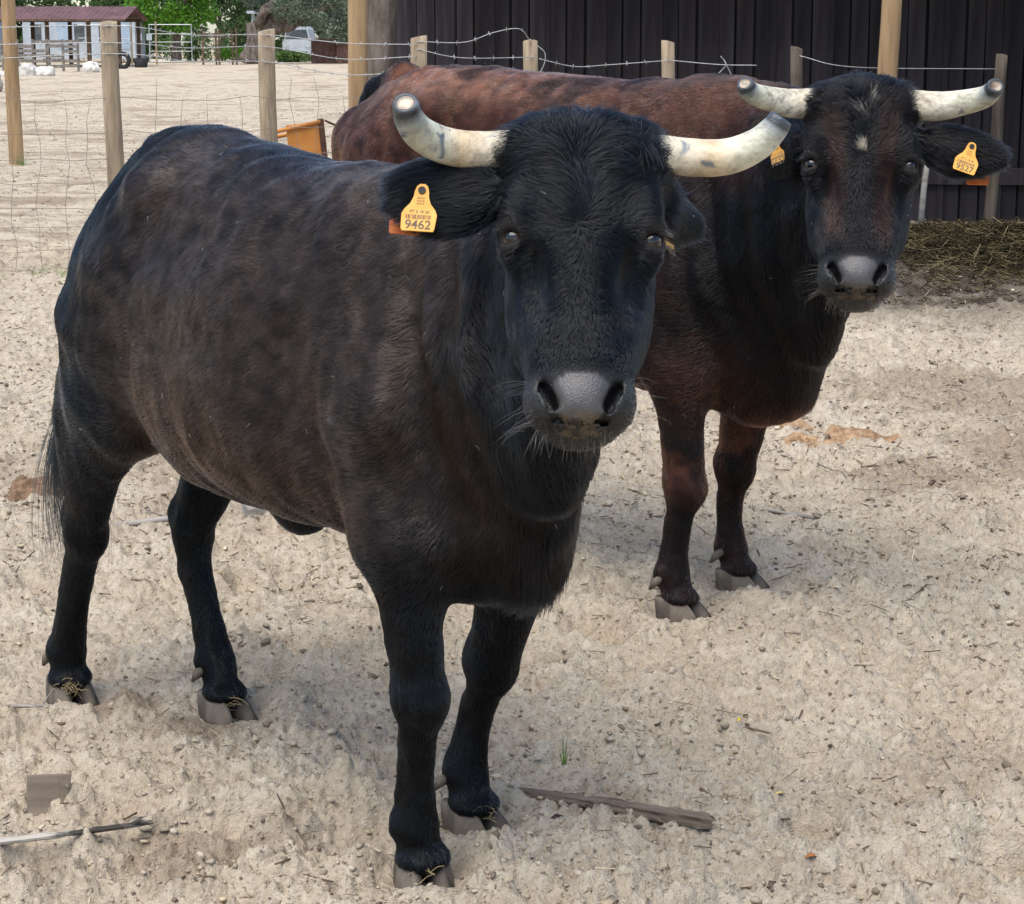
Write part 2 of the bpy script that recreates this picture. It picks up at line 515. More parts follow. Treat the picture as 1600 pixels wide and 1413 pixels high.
def body_field(c, h):
    k = c['k']
    F = Field(c['lo'], c['hi'], h)
    F.loft(c['torso'], .03)
    # hind quarters
    for S in (-1, 1):
        leg = c['RH'] if S < 0 else c['LH']
        hy = c['hind_y'][0 if S < 0 else 1]
        st = leg[0]
        F.ell((c['hook'][0], S * c['hook'][1], c['hook'][2]), (.05, .03, .035), k=.10)                   # hook bone
        F.ell((c['pin'][0], S * c['pin'][1], c['pin'][2]), (.04, .03, .05), k=.11)                       # pin bone
        hip = np.array((c['pin'][0] + .20, S * .135, c['pin'][2] - .06))
        stf = np.array((st[0], hy[0], st[1]))
        F.seg(hip, (stf + hip) / 2 + (-.01, S * .015, 0), (.108, .170), (.106, .165), k=.09)
        F.seg((stf + hip) / 2 + (-.01, S * .015, 0), stf + (-.0, 0, .03), (.106, .165), (.085, .135), k=.06)
        ham = np.array((c['pin'][0] + .02, S * .10, c['pin'][2] - .06))
        F.seg(ham, (leg[1][0] - .045, hy[1], leg[1][1] + .10), (.085, .085), (.055, .06), k=.08)           # back of thigh
        F.seg((st[0] + .10, S * .19, st[1] + .30), (st[0] + .05, hy[0] + S * .015, st[1] + .04), (.05, .07), (.045, .06), k=.08)  # flank fold
        hind_leg(F, leg, hy, c, k)
    # fore quarters
    for S in (-1, 1):
        leg = c['RF'] if S < 0 else c['LF']
        fy = c['fore_y'][0 if S < 0 else 1]
        el = leg[0]
        wz = c['wither'][1]
        F.seg((c['wither'][0] - .03, S * .085, wz - .13), (c['wither'][0] + .12, S * .185, el[1] + .26), (.075, .135), (.080, .125), k=.07)  # shoulder blade
        F.seg((c['wither'][0] + .13, S * (.145 if S < 0 else .130), el[1] + .22), (el[0] + .01, fy[0], el[1] + .02), (.075, .105), (.075, .105), k=.07)            # upper arm
        F.ell((el[0] - .050, fy[0] - S * .0, el[1] + .075), (.080, .062, .10), k=.06)                        # elbow / triceps
        fore_leg(F, leg, fy, c, k)
        F.seg((el[0] - .155, S * .235, el[1] + .02), (el[0] - .130, S * .285, el[1] + .34), (.016, .018), (.010, .012), k=.045, sub=True)   # fold behind the elbow
        F.ell((c['hook'][0] + .20, S * (c['hook'][1] + .120), c['hook'][2] - .03), (.14, .05, .075), k=.09, sub=True)                      # hollow of the flank
    # brisket, dewlap, neck
    for q in c['chest']:
        F.seg(*q)
    for q in c['neck']:
        F.seg(*q)
    for q in c.get('extra', []):
        F.ell(*q)
    fr = c['head']
    head_sdf(F, fr, c)
    for e in c['ears']:
        ear_sdf(F, *e)
    # tail: dock and rope
    F.chain([np.array(q[:3]) for q in c['tail']], [q[3] for q in c['tail']], k=.03)
    return F
def local_yaw(phi): return phi
COW1 = dict(
    k=1.0, org=(-0.120, 3.811, 0.0), phi=R(39.586),
    lo=(-1.62, -.46, .03), hi=(.86, .50, 1.56),
    # x, top, bottom, half width, egg
    torso=[(-1.15, 1.20, .92, .085, 0), (-1.09, 1.310, .82, .145, 0), (-.98, 1.384, .72, .195, .05), (-.86, 1.402, .675, .225, .12), (-.72, 1.378, .625, .262, .25),
           (-.5, 1.358, .630, .290, .28), (-.3, 1.348, .625, .288, .22), (-.1, 1.345, .618, .242, .12), (.06, 1.315, .575, .188, .10), (.19, 1.22, .585, .128, 0), (.28, 1.10, .64, .080, 0)],
    hook=(-.80, .165, 1.265), pin=(-1.07, .07, 1.16), wither=(-.10, 1.34),
    RF=[(.050, .665), (.070, .545), (.092, .385), (.078, .290), (.070, .225), (.058, .115), (.062, .068)],
    LF=[(.030, .665), (.000, .505), (-.048, .360), (-.072, .275), (-.088, .205), (-.105, .118), (-.092, .070)],
    RH=[(-1.0, .79), (-1.135, .645), (-1.235, .445), (-1.275, .365), (-1.310, .275), (-1.365, .128), (-1.368, .070)],
    LH=[(-1.0, .75), (-1.10, .59), (-1.175, .425), (-1.150, .33), (-1.115, .25), (-1.060, .125), (-1.030, .070)],
    fore_y=[(-.150, -.125), (.150, .122)],
    hind_y=[(-.165, -.15, -.125, -.12, -.12, -.12, -.12), (.165, .15, .125, .12, .12, .115, .11)],
    chest=[((.08, 0, .70), (.20, -.01, .69), (.105, .13), (.075, .11), (0, 1, 0), .07),
           ((.20, -.01, .69), (.305, -.05, .95), (.065, .09), (.06, .095), (0, 1, 0), .07)],
)
def spec1(c):
    fr = Frame((.535, -.136, 1.456), R(-38.8), R(27), R(-1.5), 1.0, .91)
    c['head'] = fr
    p = fr.p
    c['neck'] = [((.02, 0, 1.02), (.25, -.03, 1.07), (.155, .30), (.120, .26), (0, 1, 0), .08),
                 ((.25, -.03, 1.07), p(0, .16, -.20), (.120, .26), (.095, .165), (.3, 1, 0), .06),
                 (p(0, .33, -.21), (.33, -.05, .86), (.045, .05), (.055, .10), (.4, 1, 0), .07)]
    c['ears'] = [(p(-.105, .095, -.10), p(-.300, .100, -.105), 1, fr.d(.05, -1, -.1), .072),
                 (p(.105, .085, -.10), p(.168, .090, -.225), -1, fr.d(0, -1, 0), .050)]
    c['tail'] = [(-1.05, 0, 1.345, .036), (-1.15, -.01, 1.27, .028), (-1.235, -.04, 1.08, .022), (-1.31, -.06, .90, .019), (-1.365, -.085, .78, .016), (-1.385, -.095, .70, .010)]
    c['extra'] = [((-.50, 0, .612), (.06, .04, .042), None, .05)]
    return c
COW2 = dict(
    k=1.07, org=(0.588, 5.651, 0.0), phi=R(48),
    lo=(-1.75, -.55, .03), hi=(.95, .55, 1.66),
    torso=[(-1.40, 1.28, .98, .10, 0), (-1.32, 1.41, .88, .17, 0), (-1.18, 1.485, .76, .225, .05), (-1.03, 1.505, .70, .262, .12), (-.8, 1.485, .65, .29, .25),
           (-.55, 1.475, .61, .325, .28), (-.32, 1.47, .60, .325, .22), (-.1, 1.468, .60, .29, .12), (.07, 1.44, .60, .230, .10), (.19, 1.36, .59, .165, 0), (.28, 1.22, .62, .10, 0)],
    hook=(-.95, .18, 1.36), pin=(-1.36, .10, 1.30), wither=(-.08, 1.46),
    RF=[(-.02, .70), (-.012, .555), (.012, .375), (-.005, .275), (-.012, .205), (-.022, .115), (-.004, .068)],
    LF=[(.00, .70), (-.045, .52), (-.075, .36), (-.085, .27), (-.085, .205), (-.080, .115), (-.062, .068)],
    RH=[(-1.12, .80), (-1.22, .66), (-1.30, .47), (-1.31, .38), (-1.31, .28), (-1.31, .128), (-1.30, .070)],
    LH=[(-1.06, .80), (-1.14, .64), (-1.20, .46), (-1.18, .36), (-1.16, .27), (-1.12, .128), (-1.10, .070)],
    fore_y=[(-.175, -.185), (.175, .175)],
    hind_y=[(-.175, -.16, -.14, -.13, -.13, -.13, -.13), (.175, .16, .14, .13, .13, .13, .13)],
    chest=[((.05, 0, .72), (.15, -.01, .68), (.12, .14), (.11, .135), (0, 1, 0), .08),
           ((.15, -.01, .68), (.26, -.06, .92), (.09, .115), (.09, .115), (0, 1, 0), .08)],
)
def spec2(c):
    fr = Frame((.600, -.270, 1.475), R(-56.0), R(26), R(-.6), 1.06, .91)
    c['head'] = fr
    p = fr.p
    c['neck'] = [((.02, 0, 1.12), (.25, -.06, 1.155), (.19, .34), (.155, .31), (0, 1, 0), .08),
                 ((.25, -.06, 1.155), p(0, .15, -.20), (.155, .31), (.105, .20), (.4, 1, 0), .06),
                 (p(0, .33, -.21), (.32, -.07, .84), (.045, .05), (.065, .12), (.4, 1, 0), .07)]
    c['ears'] = [(p(-.105, .105, -.10), p(-.20, .10, -.24), 1, fr.d(0, -1, 0), .062),
                 (p(.105, .110, -.10), p(.312, .145, -.115), -1, fr.d(0, -1, 0), .066)]
    c['tail'] = [(-1.24, 0, 1.46, .050), (-1.36, .0, 1.42, .036), (-1.47, .01, 1.25, .028), (-1.54, .02, 1.05, .022), (-1.56, .025, .82, .016), (-1.56, .025, .70, .010)]
    return c
COW1.update(kind=1, black=(.0030, .0038, .0052), toe=[R(-24), R(4), R(-8), R(2)],
            fringe=lambda q: np.exp(-((q[:, 0] - .26) / .12) ** 2 - ((q[:, 2] - .70) / .16) ** 2 - (q[:, 1] / .07) ** 2) * 1.8,
            horns=[[(-.075, .010, -.080, .0315), (-.17, .018, -.078, .0310), (-.225, .018, -.060, .0300), (-.262, .016, -.020, .0275), (-.279, .012, .026, .0240), (-.284, .002, .062, .0210)],
                   [(.075, .010, -.080, .0315), (.175, .022, -.078, .0310), (.235, .025, -.064, .0295), (.280, .010, -.045, .0265), (.304, -.010, -.028, .0230), (.316, -.026, -.018, .0200)]])
COW2.update(kind=2, black=(.0038, .0038, .0047), toe=[R(6), R(14), R(0), R(0)],
            fringe=lambda q: np.exp(-((q[:, 0] - .02) / .16) ** 2 - ((q[:, 2] - 1.46) / .05) ** 2 - (q[:, 1] / .06) ** 2) * .9,
            horns=[[(-.07, .014, -.080, .039), (-.155, .020, -.072, .036), (-.205, .022, -.047, .031), (-.245, .028, -.007, .0265), (-.262, .030, .026, .0235), (-.268, .026, .046, .0205)],
                   [(.07, .014, -.080, .039), (.165, .022, -.072, .036), (.220, .022, -.052, .0315), (.268, .023, -.017, .027), (.286, .023, .018, .0235), (.292, .020, .040, .0205)]])
# ------------------------------------------------------------------ coat, horns, eyes, hooves, tags
def sstep(a, b, x): t = np.clip((x - a) / (b - a), 0, 1); return t * t * (3 - 2 * t)

def hair_material(name, rough=.18, coat=.6):
    m = bpy.data.materials.new(name); m.use_nodes = True
    nt = m.node_tree; nt.nodes.clear()
    out = nt.nodes.new('ShaderNodeOutputMaterial')
    h = nt.nodes.new('ShaderNodeBsdfHairPrincipled')
    h.model = 'CHIANG'; h.parametrization = 'COLOR'
    at = nt.nodes.new('ShaderNodeAttribute'); at.attribute_name = 'tint'
    nt.links.new(at.outputs['Color'], h.inputs['Color'])
    h.inputs['Roughness'].default_value = rough
    h.inputs['Radial Roughness'].default_value = .35
    h.inputs['Coat'].default_value = coat
    h.inputs['IOR'].default_value = 1.38
    h.inputs['Random Roughness'].default_value = .2
    nt.links.new(h.outputs['BSDF'], out.inputs['Surface'])
    return m

def skin_material(name):
    m, nt, b = new_mat(name)
    at = nt.nodes.new('ShaderNodeAttribute'); at.attribute_name = 'tint'
    nt.links.new(at.outputs['Color'], b.inputs['Base Color'])
    rt = nt.nodes.new('ShaderNodeAttribute'); rt.attribute_name = 'wet'
    mr = nt.nodes.new('ShaderNodeMapRange')
    nt.links.new(rt.outputs['Fac'], mr.inputs['Value'])
    mr.inputs['To Min'].default_value = .62; mr.inputs['To Max'].default_value = .30
    ms = nt.nodes.new('ShaderNodeMapRange'); nt.links.new(rt.outputs['Fac'], ms.inputs['Value'])
    ms.inputs['To Min'].default_value = .12; ms.inputs['To Max'].default_value = .8
    nt.links.new(ms.outputs['Result'], b.inputs['Specular IOR Level'])
    nt.links.new(mr.outputs['Result'], b.inputs['Roughness'])
    n = noise_node(nt, 330, 3, .6)
    bump(nt, b, n.outputs['Fac'], .55, .003)
    return m

def curves_obj(name, pts, rad, tint, mat, parent):
    """pts (n, m, 3), rad (n, m), tint (n, 3)"""
    n, m, _ = pts.shape
    cu = bpy.data.hair_curves.new(name)
    cu.add_curves([m] * n)
    cu.attributes['position'].data.foreach_set('vector', pts.astype(np.float32).ravel())
    ra = cu.attributes.get('radius') or cu.attributes.new('radius', 'FLOAT', 'POINT')
    ra.data.foreach_set('value', rad.astype(np.float32).ravel())
    ta = cu.attributes.new('tint', 'FLOAT_COLOR', 'CURVE')
    ta.data.foreach_set('color', np.concatenate([tint, np.ones((n, 1))], 1).astype(np.float32).ravel())
    cu.materials.append(mat)
    o = bpy.data.objects.new(name, cu); COL.objects.link(o)
    if parent: o.parent = parent
    return o

def sample_faces(v, f, n, rng, w=None):
    tri = np.concatenate([f[:, [0, 1, 2]], f[:, [0, 2, 3]]])
    ar = np.linalg.norm(np.cross(v[tri[:, 1]] - v[tri[:, 0]], v[tri[:, 2]] - v[tri[:, 0]]), axis=1) / 2
    if w is not None: ar = ar * w[tri].mean(1)
    c = np.cumsum(ar); i = np.searchsorted(c, rng.random(n) * c[-1])
    r1 = np.sqrt(rng.random(n)); r2 = rng.random(n)
    b = np.stack([1 - r1, r1 * (1 - r2), r1 * r2], 1)
    return tri[i], b


def regions(c, q):
    """masks over body points q in the animal's frame"""
    fr = c['head']; h = fr.inv(q)
    S, A, N = h[:, 0], h[:, 1], h[:, 2]
    ear = np.zeros(len(q)); et = np.zeros((len(q), 3))
    for root, tip, wide, up, hh in c['ears']:
        t = np.array(tip) - root; L = np.linalg.norm(t); t = t / L
        x = (q - root) @ t; rr = np.linalg.norm((q - root) - x[:, None] * t, axis=1)
        m = sstep(.0, .05, x) * (1 - sstep(L * 1.1, L * 1.25, x)) * (1 - sstep(.10, .13, rr))
        m = m * (np.abs(S) > .105)
        ear = np.maximum(ear, m); et = np.where((m > .3)[:, None], t[None], et)
    head = sstep(-.24, -.17, N) * (1 - sstep(.15, .19, np.abs(S))) * sstep(-.09, -.05, A) * (1 - sstep(.58, .62, A)) * sstep(-.35, -.22, N - .0)
    head = np.maximum(head, 0) * (1 - ear)
    pad = ((np.abs(S) / .050) ** 2.5 + (np.abs(A - .497) / .039) ** 2.5 < 1) & (N > -.062)
    lips = (A > .50) & (np.abs(S) < .085) & (N > -.15) & (A < .62)
    horn = ((S / 1.0) ** 2 > .088 ** 2) & (np.hypot(A - .016, N + .080) < .046) & (np.abs(S) < .14) & (ear < .3)
    poll = head * (1 - sstep(.07, .17, A)) * sstep(-.20, -.10, N)
    eye = np.minimum(np.linalg.norm(h - [.118, .200, -.031], axis=1), np.linalg.norm(h - [-.118, .200, -.031], axis=1))
    return dict(h=h, S=S, A=A, N=N, ear=ear, et=et, head=head, pad=pad, lips=lips, poll=poll, horn=horn, eye=eye)

def coat_color(c, q, nrm, m):
    """the animal's own coat colour: black, with rusty or dusty brown areas"""
    n1 = fbm(q * 3.1, 4, 5); n2 = fbm(q * 9.0, 3, 9); n3 = fbm(q * 40.0, 2, 13)
    x, y, z = q.T
    base = np.array(c['black'])[None] * (1 + .25 * n2[:, None])
    body = 1 - np.maximum(m['head'], m['ear'])
    if c['kind'] == 1:
        br = sstep(-.98, -.68, x + .06 * n1) * (1 - sstep(.10, .36, x)) * sstep(.60, .78, z) * body
        br = br * sstep(-1.1, .8, .8 * n1 + .35 * n2 + .25 * n3 + .1)
        col = base * (1 - br[:, None]) + np.array((.044, .0315, .0265))[None] * (1 + .35 * n3[:, None]) * br[:, None]
    else:
        up = sstep(1.0, 1.38, z + .10 * n1)
        br = (1 - sstep(-.25, .22, x + .15 * n1)) * (.30 + .70 * up) * body
        br = np.maximum(br, .75 * (1 - sstep(.10, .34, x)) * sstep(1.15, 1.38, z) * body)
        leg = (1 - sstep(.48, .66, z)) * sstep(.30, .42, z)
        legm = leg * sstep(-.45, .3, n1 + .8 * n2 + (-.0))
        sh = np.exp(-(((x - .06) / .12) ** 2 + ((z - .66) / .13) ** 2)) * .55
        br = np.maximum(br, np.maximum(legm * .75, sh))
        fc = m['head'] * (sstep(.018, .045, np.abs(m['S'])) * (1 - sstep(.060, .085, np.abs(m['S']))) * sstep(.02, .12, m['A']) * (1 - sstep(.36, .44, m['A'])))
        br = np.maximum(br, fc * .26)
        br = np.clip(br * (.75 + .5 * sstep(-.6, .6, n2 + .6 * n3 + .5 * n1)), 0, 1)
        dark = sstep(.25, .55, -n1 - .4 * n2) * .75 * body
        br = br * (1 - dark) * (1 - sstep(-1.22, -1.34, x) * (1 - sstep(.04, .09, np.abs(y))) * sstep(1.2, 1.35, z))
        hi = sstep(1.36, 1.46, z) * sstep(-1.3, -1.1, x) * (1 - sstep(-.5, -.2, x))
        rust = np.array((.070, .027, .0165))[None] * (1 - hi[:, None]) + np.array((.20, .088, .052))[None] * hi[:, None]
        rust = rust * (1 + .35 * n3[:, None])
        col = base * (1 - br[:, None]) + rust * br[:, None]
        sp = m['head'] * (1 - sstep(.006, .022, np.abs(m['S'] + .006 * n2) - .008 * n3)) * np.maximum(sstep(.0, .02, m['A']) * (1 - sstep(.075, .11, m['A'])) * sstep(-.25, .25, n3 + .6 * n2), sstep(.150, .158, m['A']) * (1 - sstep(.176, .186, m['A'])) * (np.abs(m['S']) < .010))
        sp = np.clip(sp, 0, 1)[:, None] * .8
        col = col * (1 - sp) + np.array((.34, .29, .21))[None] * sp
    # faint grey skin round the eye
    g = np.exp(-(m['eye'] / .030) ** 4)[:, None] * .8
    col = col * (1 - g) + np.array((.040, .036, .035))[None] * g
    return np.clip(col, .002, 1)

def hair_flow(c, q, nrm, m):
    x, y, z = q.T
    d = np.zeros_like(q)
    leg = 1 - sstep(.45, .75, z)
    nk = sstep(.05, .30, x)
    d[:, 0] = -1 * (1 - leg) * (1 - nk * .6) - .15 * leg
    d[:, 2] = -.75 * (1 - leg) - .45 * nk - 1.0 * leg
    w = np.stack([fbm(q * 2.6, 2, 31), fbm(q * 2.6, 2, 47), fbm(q * 2.6, 2, 59)], 1)
    d += w * 1.15 * (1 - leg[:, None] * .7)
    w2 = np.stack([vnoise(q * 22, 3), vnoise(q * 22, 5), vnoise(q * 22, 8)], 1)
    d += w2 * .34
    w3 = np.stack([vnoise(q * 60, 23), vnoise(q * 60, 25), vnoise(q * 60, 28)], 1)
    d += w3 * .18
    fr = c['head']
    S, A = m['S'], m['A']
    up = 1 - sstep(.15, .25, A)                                   # above the whorl the hair runs up
    hd = fr.a[None] * ((1 - up) * 1.0 - up * .75)[:, None] + fr.s[None] * (np.sign(S) * sstep(0, .03, np.abs(S)) * (.85 * (1 - sstep(.22, .42, A)) + .35))[:, None]
    wv = np.stack([fbm(q * 30, 2, 71), fbm(q * 30, 2, 73), fbm(q * 30, 2, 79)], 1)
    hd = hd + wv * (.35 + .8 * m['poll'][:, None])
    d = d * (1 - m['head'][:, None]) + hd * m['head'][:, None]
    d = d * (1 - m['ear'][:, None]) + (m['et'] + w2 * .5 + np.array((0, 0, -.35))[None]) * m['ear'][:, None]
    d = d - nrm * (d * nrm).sum(1, keepdims=True)
    return unit(d)

def grow_coat(c, v, f, vn, n, mat, root, rng):
    m = regions(c, v)
    w = np.ones(len(v)); w[m['pad']] = 0; w[m['lips']] *= .8; w[m['horn']] = 0; w[m['eye'] < .027] = 0; w *= 1 - .80 * (m['head'] > .4) * sstep(.435, .465, m['A'])
    w *= 1 + 1.1 * m['head'] + .8 * m['ear']
    tri, b = sample_faces(v, f, n, rng, w)
    q = (v[tri] * b[..., None]).sum(1); nm = unit((vn[tri] * b[..., None]).sum(1))
    m = regions(c, q)
    keep = ~(m['pad'] | m['horn'] | (m['eye'] < .027))
    q, nm = q[keep], nm[keep]; m = {k: a[keep] for k, a in m.items()}; n = len(q)
    d = hair_flow(c, q, nm, m)
    x, y, z = q.T
    leg = 1 - sstep(.40, .65, z)
    L = .0150 * (1 - leg) + .0085 * leg
    L = L + .010 * sstep(.10, .35, x) * (1 - m['head'])
    patch = fbm(q * 5.0, 3, 91)
    L = L * (1 + .42 * patch)
    L = L * (1 - m['head']) + .0130 * m['head'] * (1 - .45 * sstep(.30, .46, m['A']))
    L = L + .040 * m['poll'] * (.6 + .4 * rng.random(n))
    L = L * (1 - m['ear']) + .025 * m['ear']
    L = np.where(m['head'] > .4, L * (1 - .68 * sstep(.40, .46, m['A'])), L); L = np.where(m['lips'], .0045, L)
    L = np.where(m['eye'] < .034, .005, L)
    L = L + .018 * c['fringe'](q) * rng.random(n)
    L = L * (.7 + .6 * rng.random(n))
    lift = (.17 + .17 * rng.random(n)) * (1 - .25 * leg) + .30 * m['poll'] + .15 * m['ear'] + .10 * m['head']
    ts = np.array([0, .33, .67, 1.0])
    wob = rng.normal(0, .10, (n, 3)); wob -= nm * (wob * nm).sum(1, keepdims=True)
    P = np.empty((n, 4, 3))
    for i, t in enumerate(ts):
        bend = t * t
        P[:, i] = q + L[:, None] * (d * t * .96 + wob * bend + nm * ((lift * (t - .60 * bend))[:, None])) + nm * .0004
        g = c['fringe'](q) + .5 * m['poll']
        P[:, i, 2] -= L * .35 * bend * np.clip(g, 0, 1)
    r = np.empty((n, 4)); r0 = (.00055 + .00025 * rng.random(n)) * (1 - .25 * leg)
    for i, t in enumerate(ts): r[:, i] = r0 * (1 - .75 * t)
    tuft = 1 + .60 * vnoise(q * np.array([55, 55, 38]), 133) + .25 * vnoise(q * 16, 137)
    col = coat_color(c, q, nm, m) * ((.45 + 1.1 * rng.random(n)) * tuft)[:, None]
    return curves_obj('coat', P, r, col, mat, root)

def strands(name, roots, dirs, L, r0, tint, mat, parent, rng, droop=.3, curl=.1, m=6):
    n = len(roots); ts = np.linspace(0, 1, m)
    side = unit(np.cross(dirs, rng.normal(size=(n, 3))))
    P = np.empty((n, m, 3)); rr = np.empty((n, m))
    for i, t in enumerate(ts):
        P[:, i] = roots + dirs * (L * t)[:, None] + side * (L * curl * math.sin(t * 2.6))[:, None]
        P[:, i, 2] -= L * droop * t * t
        rr[:, i] = r0 * (1 - .8 * t)
    col = np.array(tint)[None] * (.7 + .6 * rng.random(n))[:, None]
    return curves_obj(name, P, rr, col, mat, parent)

def spline(P, n):
    P = np.array(P, float); t = np.linspace(0, len(P) - 1, n); k = np.arange(len(P))
    return np.stack([cubic(k, P[:, i], t) for i in range(P.shape[1])], 1)

def horn_mesh(path, rng, seed):
    """path rows: x, y, z, radius; hollow cut end"""
    Q = spline(path, 40); P, Rd = Q[:, :3], Q[:, 3]
    n = 28; v = []; tt = []
    side = None
    for i in range(len(P)):
        t = unit(P[min(i + 1, len(P) - 1)] - P[max(i - 1, 0)])
        if side is None: side = unit(np.cross(t, (0, 0, 1)))
        side = unit(side - t * (side @ t)); up = np.cross(t, side)
        for k in range(n):
            a = 2 * math.pi * k / n
            r = Rd[i] * (1 + .025 * math.sin(3 * a + i * .1) + .012 * math.sin(i * 1.7) * max(0, 1 - i / 22))
            v.append(P[i] + side * math.cos(a) * r + up * math.sin(a) * r); tt.append(i / (len(P) - 1))
    f = [(i * n + k, i * n + (k + 1) % n, (i + 1) * n + (k + 1) % n, (i + 1) * n + k) for i in range(len(P) - 1) for k in range(n)]
    t = unit(P[-1] - P[-2]); up = np.cross(t, side)
    for rr, off in ((.93, .004), (.70, .0045), (.62, .0005), (.3, .0)):     # rounded rim, then the sawn core
        b = len(v)
        for k in range(n):
            a = 2 * math.pi * k / n
            v.append(P[-1] + t * off + (side * math.cos(a) + up * math.sin(a)) * Rd[-1] * rr); tt.append(1.0 + (.1 if rr > .65 else .2))
        f += [(b - n + k, b - n + (k + 1) % n, b + (k + 1) % n, b + k) for k in range(n)]
    f.append(tuple(b + k for k in range(n)))
    me = mesh_np('horn', v, f)
    at = me.attributes.new('along', 'FLOAT', 'POINT'); at.data.foreach_set('value', np.array(tt, np.float32))
    return me

def horn_material(name, old):
    m, nt, b = new_mat(name)
    at = nt.nodes.new('ShaderNodeAttribute'); at.attribute_name = 'along'
    n1 = noise_node(nt, 9, 4, .55, dist=.4)
    n2 = noise_node(nt, 60, 4, .6)
    # distorted position along the horn
    ad = nt.nodes.new('ShaderNodeMath'); ad.operation = 'MULTIPLY_ADD'
    nt.links.new(n1.outputs['Fac'], ad.inputs[0]); ad.inputs[1].default_value = .30
    sb = nt.nodes.new('ShaderNodeMath'); sb.operation = 'SUBTRACT'; nt.links.new(at.outputs['Fac'], sb.inputs[0]); sb.inputs[1].default_value = .15
    nt.links.new(sb.outputs[0], ad.inputs[2])
    ramp1 = ramp(nt, ad.outputs[0], [(0.0, (.40, .34, .25)), (.10, (.54, .48, .37)), (.16, (.60, .52, .39)), (.32, (.62, .47, .29)) if not old else (.32, (.66, .61, .49)),
                                     (.50, (.68, .64, .49)), (.72, (.58, .57, .45)), (.85, (.30, .32, .31)), (.92, (.045, .05, .055)), (1.0, (.06, .07, .08))])
    # blue-grey blotches
    n3 = noise_node(nt, 22, 3, .5, dist=.6)
    bl = ramp(nt, n3.outputs['Fac'], [(.60 if not old else .66, (0, 0, 0)), (.68 if not old else .74, (1, 1, 1))])
    mx = nt.nodes.new('ShaderNodeMix'); mx.data_type = 'RGBA'
    nt.links.new(bl.outputs['Color'], mx.inputs['Factor']); nt.links.new(ramp1.outputs['Color'], mx.inputs['A'])
    mx.inputs['B'].default_value = (.16, .19, .21, 1)
    # sawn core
    gt = nt.nodes.new('ShaderNodeMath'); gt.operation = 'GREATER_THAN'; nt.links.new(at.outputs['Fac'], gt.inputs[0]); gt.inputs[1].default_value = 1.15
    mx2 = nt.nodes.new('ShaderNodeMix'); mx2.data_type = 'RGBA'
    nt.links.new(gt.outputs[0], mx2.inputs['Factor']); nt.links.new(mx.outputs['Result'], mx2.inputs['A'])
    core = ramp(nt, n2.outputs['Fac'], [(.35, (.30, .22, .15)), (.65, (.55, .46, .36))])
    nt.links.new(core.outputs['Color'], mx2.inputs['B'])
    gr = nt.nodes.new('ShaderNodeMix'); gr.data_type = 'RGBA'; gr.blend_type = 'MULTIPLY'; gr.inputs['Factor'].default_value = .85 if old else .62
    nt.links.new(mx2.outputs['Result'], gr.inputs['A'])
    gn = noise_node(nt, 45, 5, .7, stretch=(.35, 1, 1))
    gc = ramp(nt, gn.outputs['Fac'], [(.34, (.30, .28, .26)), (.55, (1, 1, 1))])
    nt.links.new(gc.outputs['Color'], gr.inputs['B'])
    nt.links.new(gr.outputs['Result'], b.inputs['Base Color'])
    rr = nt.nodes.new('ShaderNodeMapRange'); nt.links.new(at.outputs['Fac'], rr.inputs['Value'])
    rr.inputs['From Min'].default_value = .08; rr.inputs['From Max'].default_value = .35
    rr.inputs['To Min'].default_value = .8; rr.inputs['To Max'].default_value = .38 if not old else .55
    nt.links.new(rr.outputs['Result'], b.inputs['Roughness'])
    wv = nt.nodes.new('ShaderNodeMath'); wv.operation = 'MULTIPLY_ADD'; wv.inputs[1].default_value = .8
    nt.links.new(gn.outputs['Fac'], wv.inputs[0]); nt.links.new(n2.outputs['Fac'], wv.inputs[2])
    bump(nt, b, wv.outputs[0], .5 if not old else .8, .004)
    return m

def claw_mesh(S):
    """one claw of a cloven hoof; toe along +x, inner wall at y = 0, outer side S"""
    prof = [(0.000, 1.00, 0.0), (.018, .98, -.004), (.042, .86, -.014), (.062, .72, -.024), (.070, .60, -.028)]
    v = []; n = 14
    for z, sc, dx in prof:
        for k in range(n):
            a = 2 * math.pi * k / n
            cx, cy = math.cos(a), math.sin(a)
            px = .052 * (abs(cx) ** .8) * (1 if cx > 0 else -1) * sc + (.022 if cx > 0 else 0) * cx * sc + dx + .004
            py = (.0255 + .0235 * cy) * (sc * .35 + .65) - .012 * max(0, cx) ** 2 * (cy > 0) * 1.0
            v.append((px, S * (py + .0015), z))
    f = [(i * n + k, i * n + (k + 1) % n, (i + 1) * n + (k + 1) % n, (i + 1) * n + k) for i in range(len(prof) - 1) for k in range(n)]
    f.append(tuple(range(n - 1, -1, -1))); f.append(tuple((len(prof) - 1) * n + k for k in range(n)))
    if S < 0: f = [q[::-1] for q in f]
    return mesh_np('claw', v, f)

def eye_mesh(r):
    v = []; f = []; nl, nr = 18, 24
    for i in range(nl + 1):
        th = math.pi * i / nl
        for k in range(nr):
            ph = 2 * math.pi * k / nr
            bul = 1 + .07 * math.exp(-(th / .5) ** 2)
            v.append((math.sin(th) * math.cos(ph) * r * bul, math.sin(th) * math.sin(ph) * r * bul, math.cos(th) * r * bul))
    for i in range(nl):
        for k in range(nr): f.append((i * nr + k, (i + 1) * nr + k, (i + 1) * nr + (k + 1) % nr, i * nr + (k + 1) % nr))
    return mesh_np('eye', v, f)

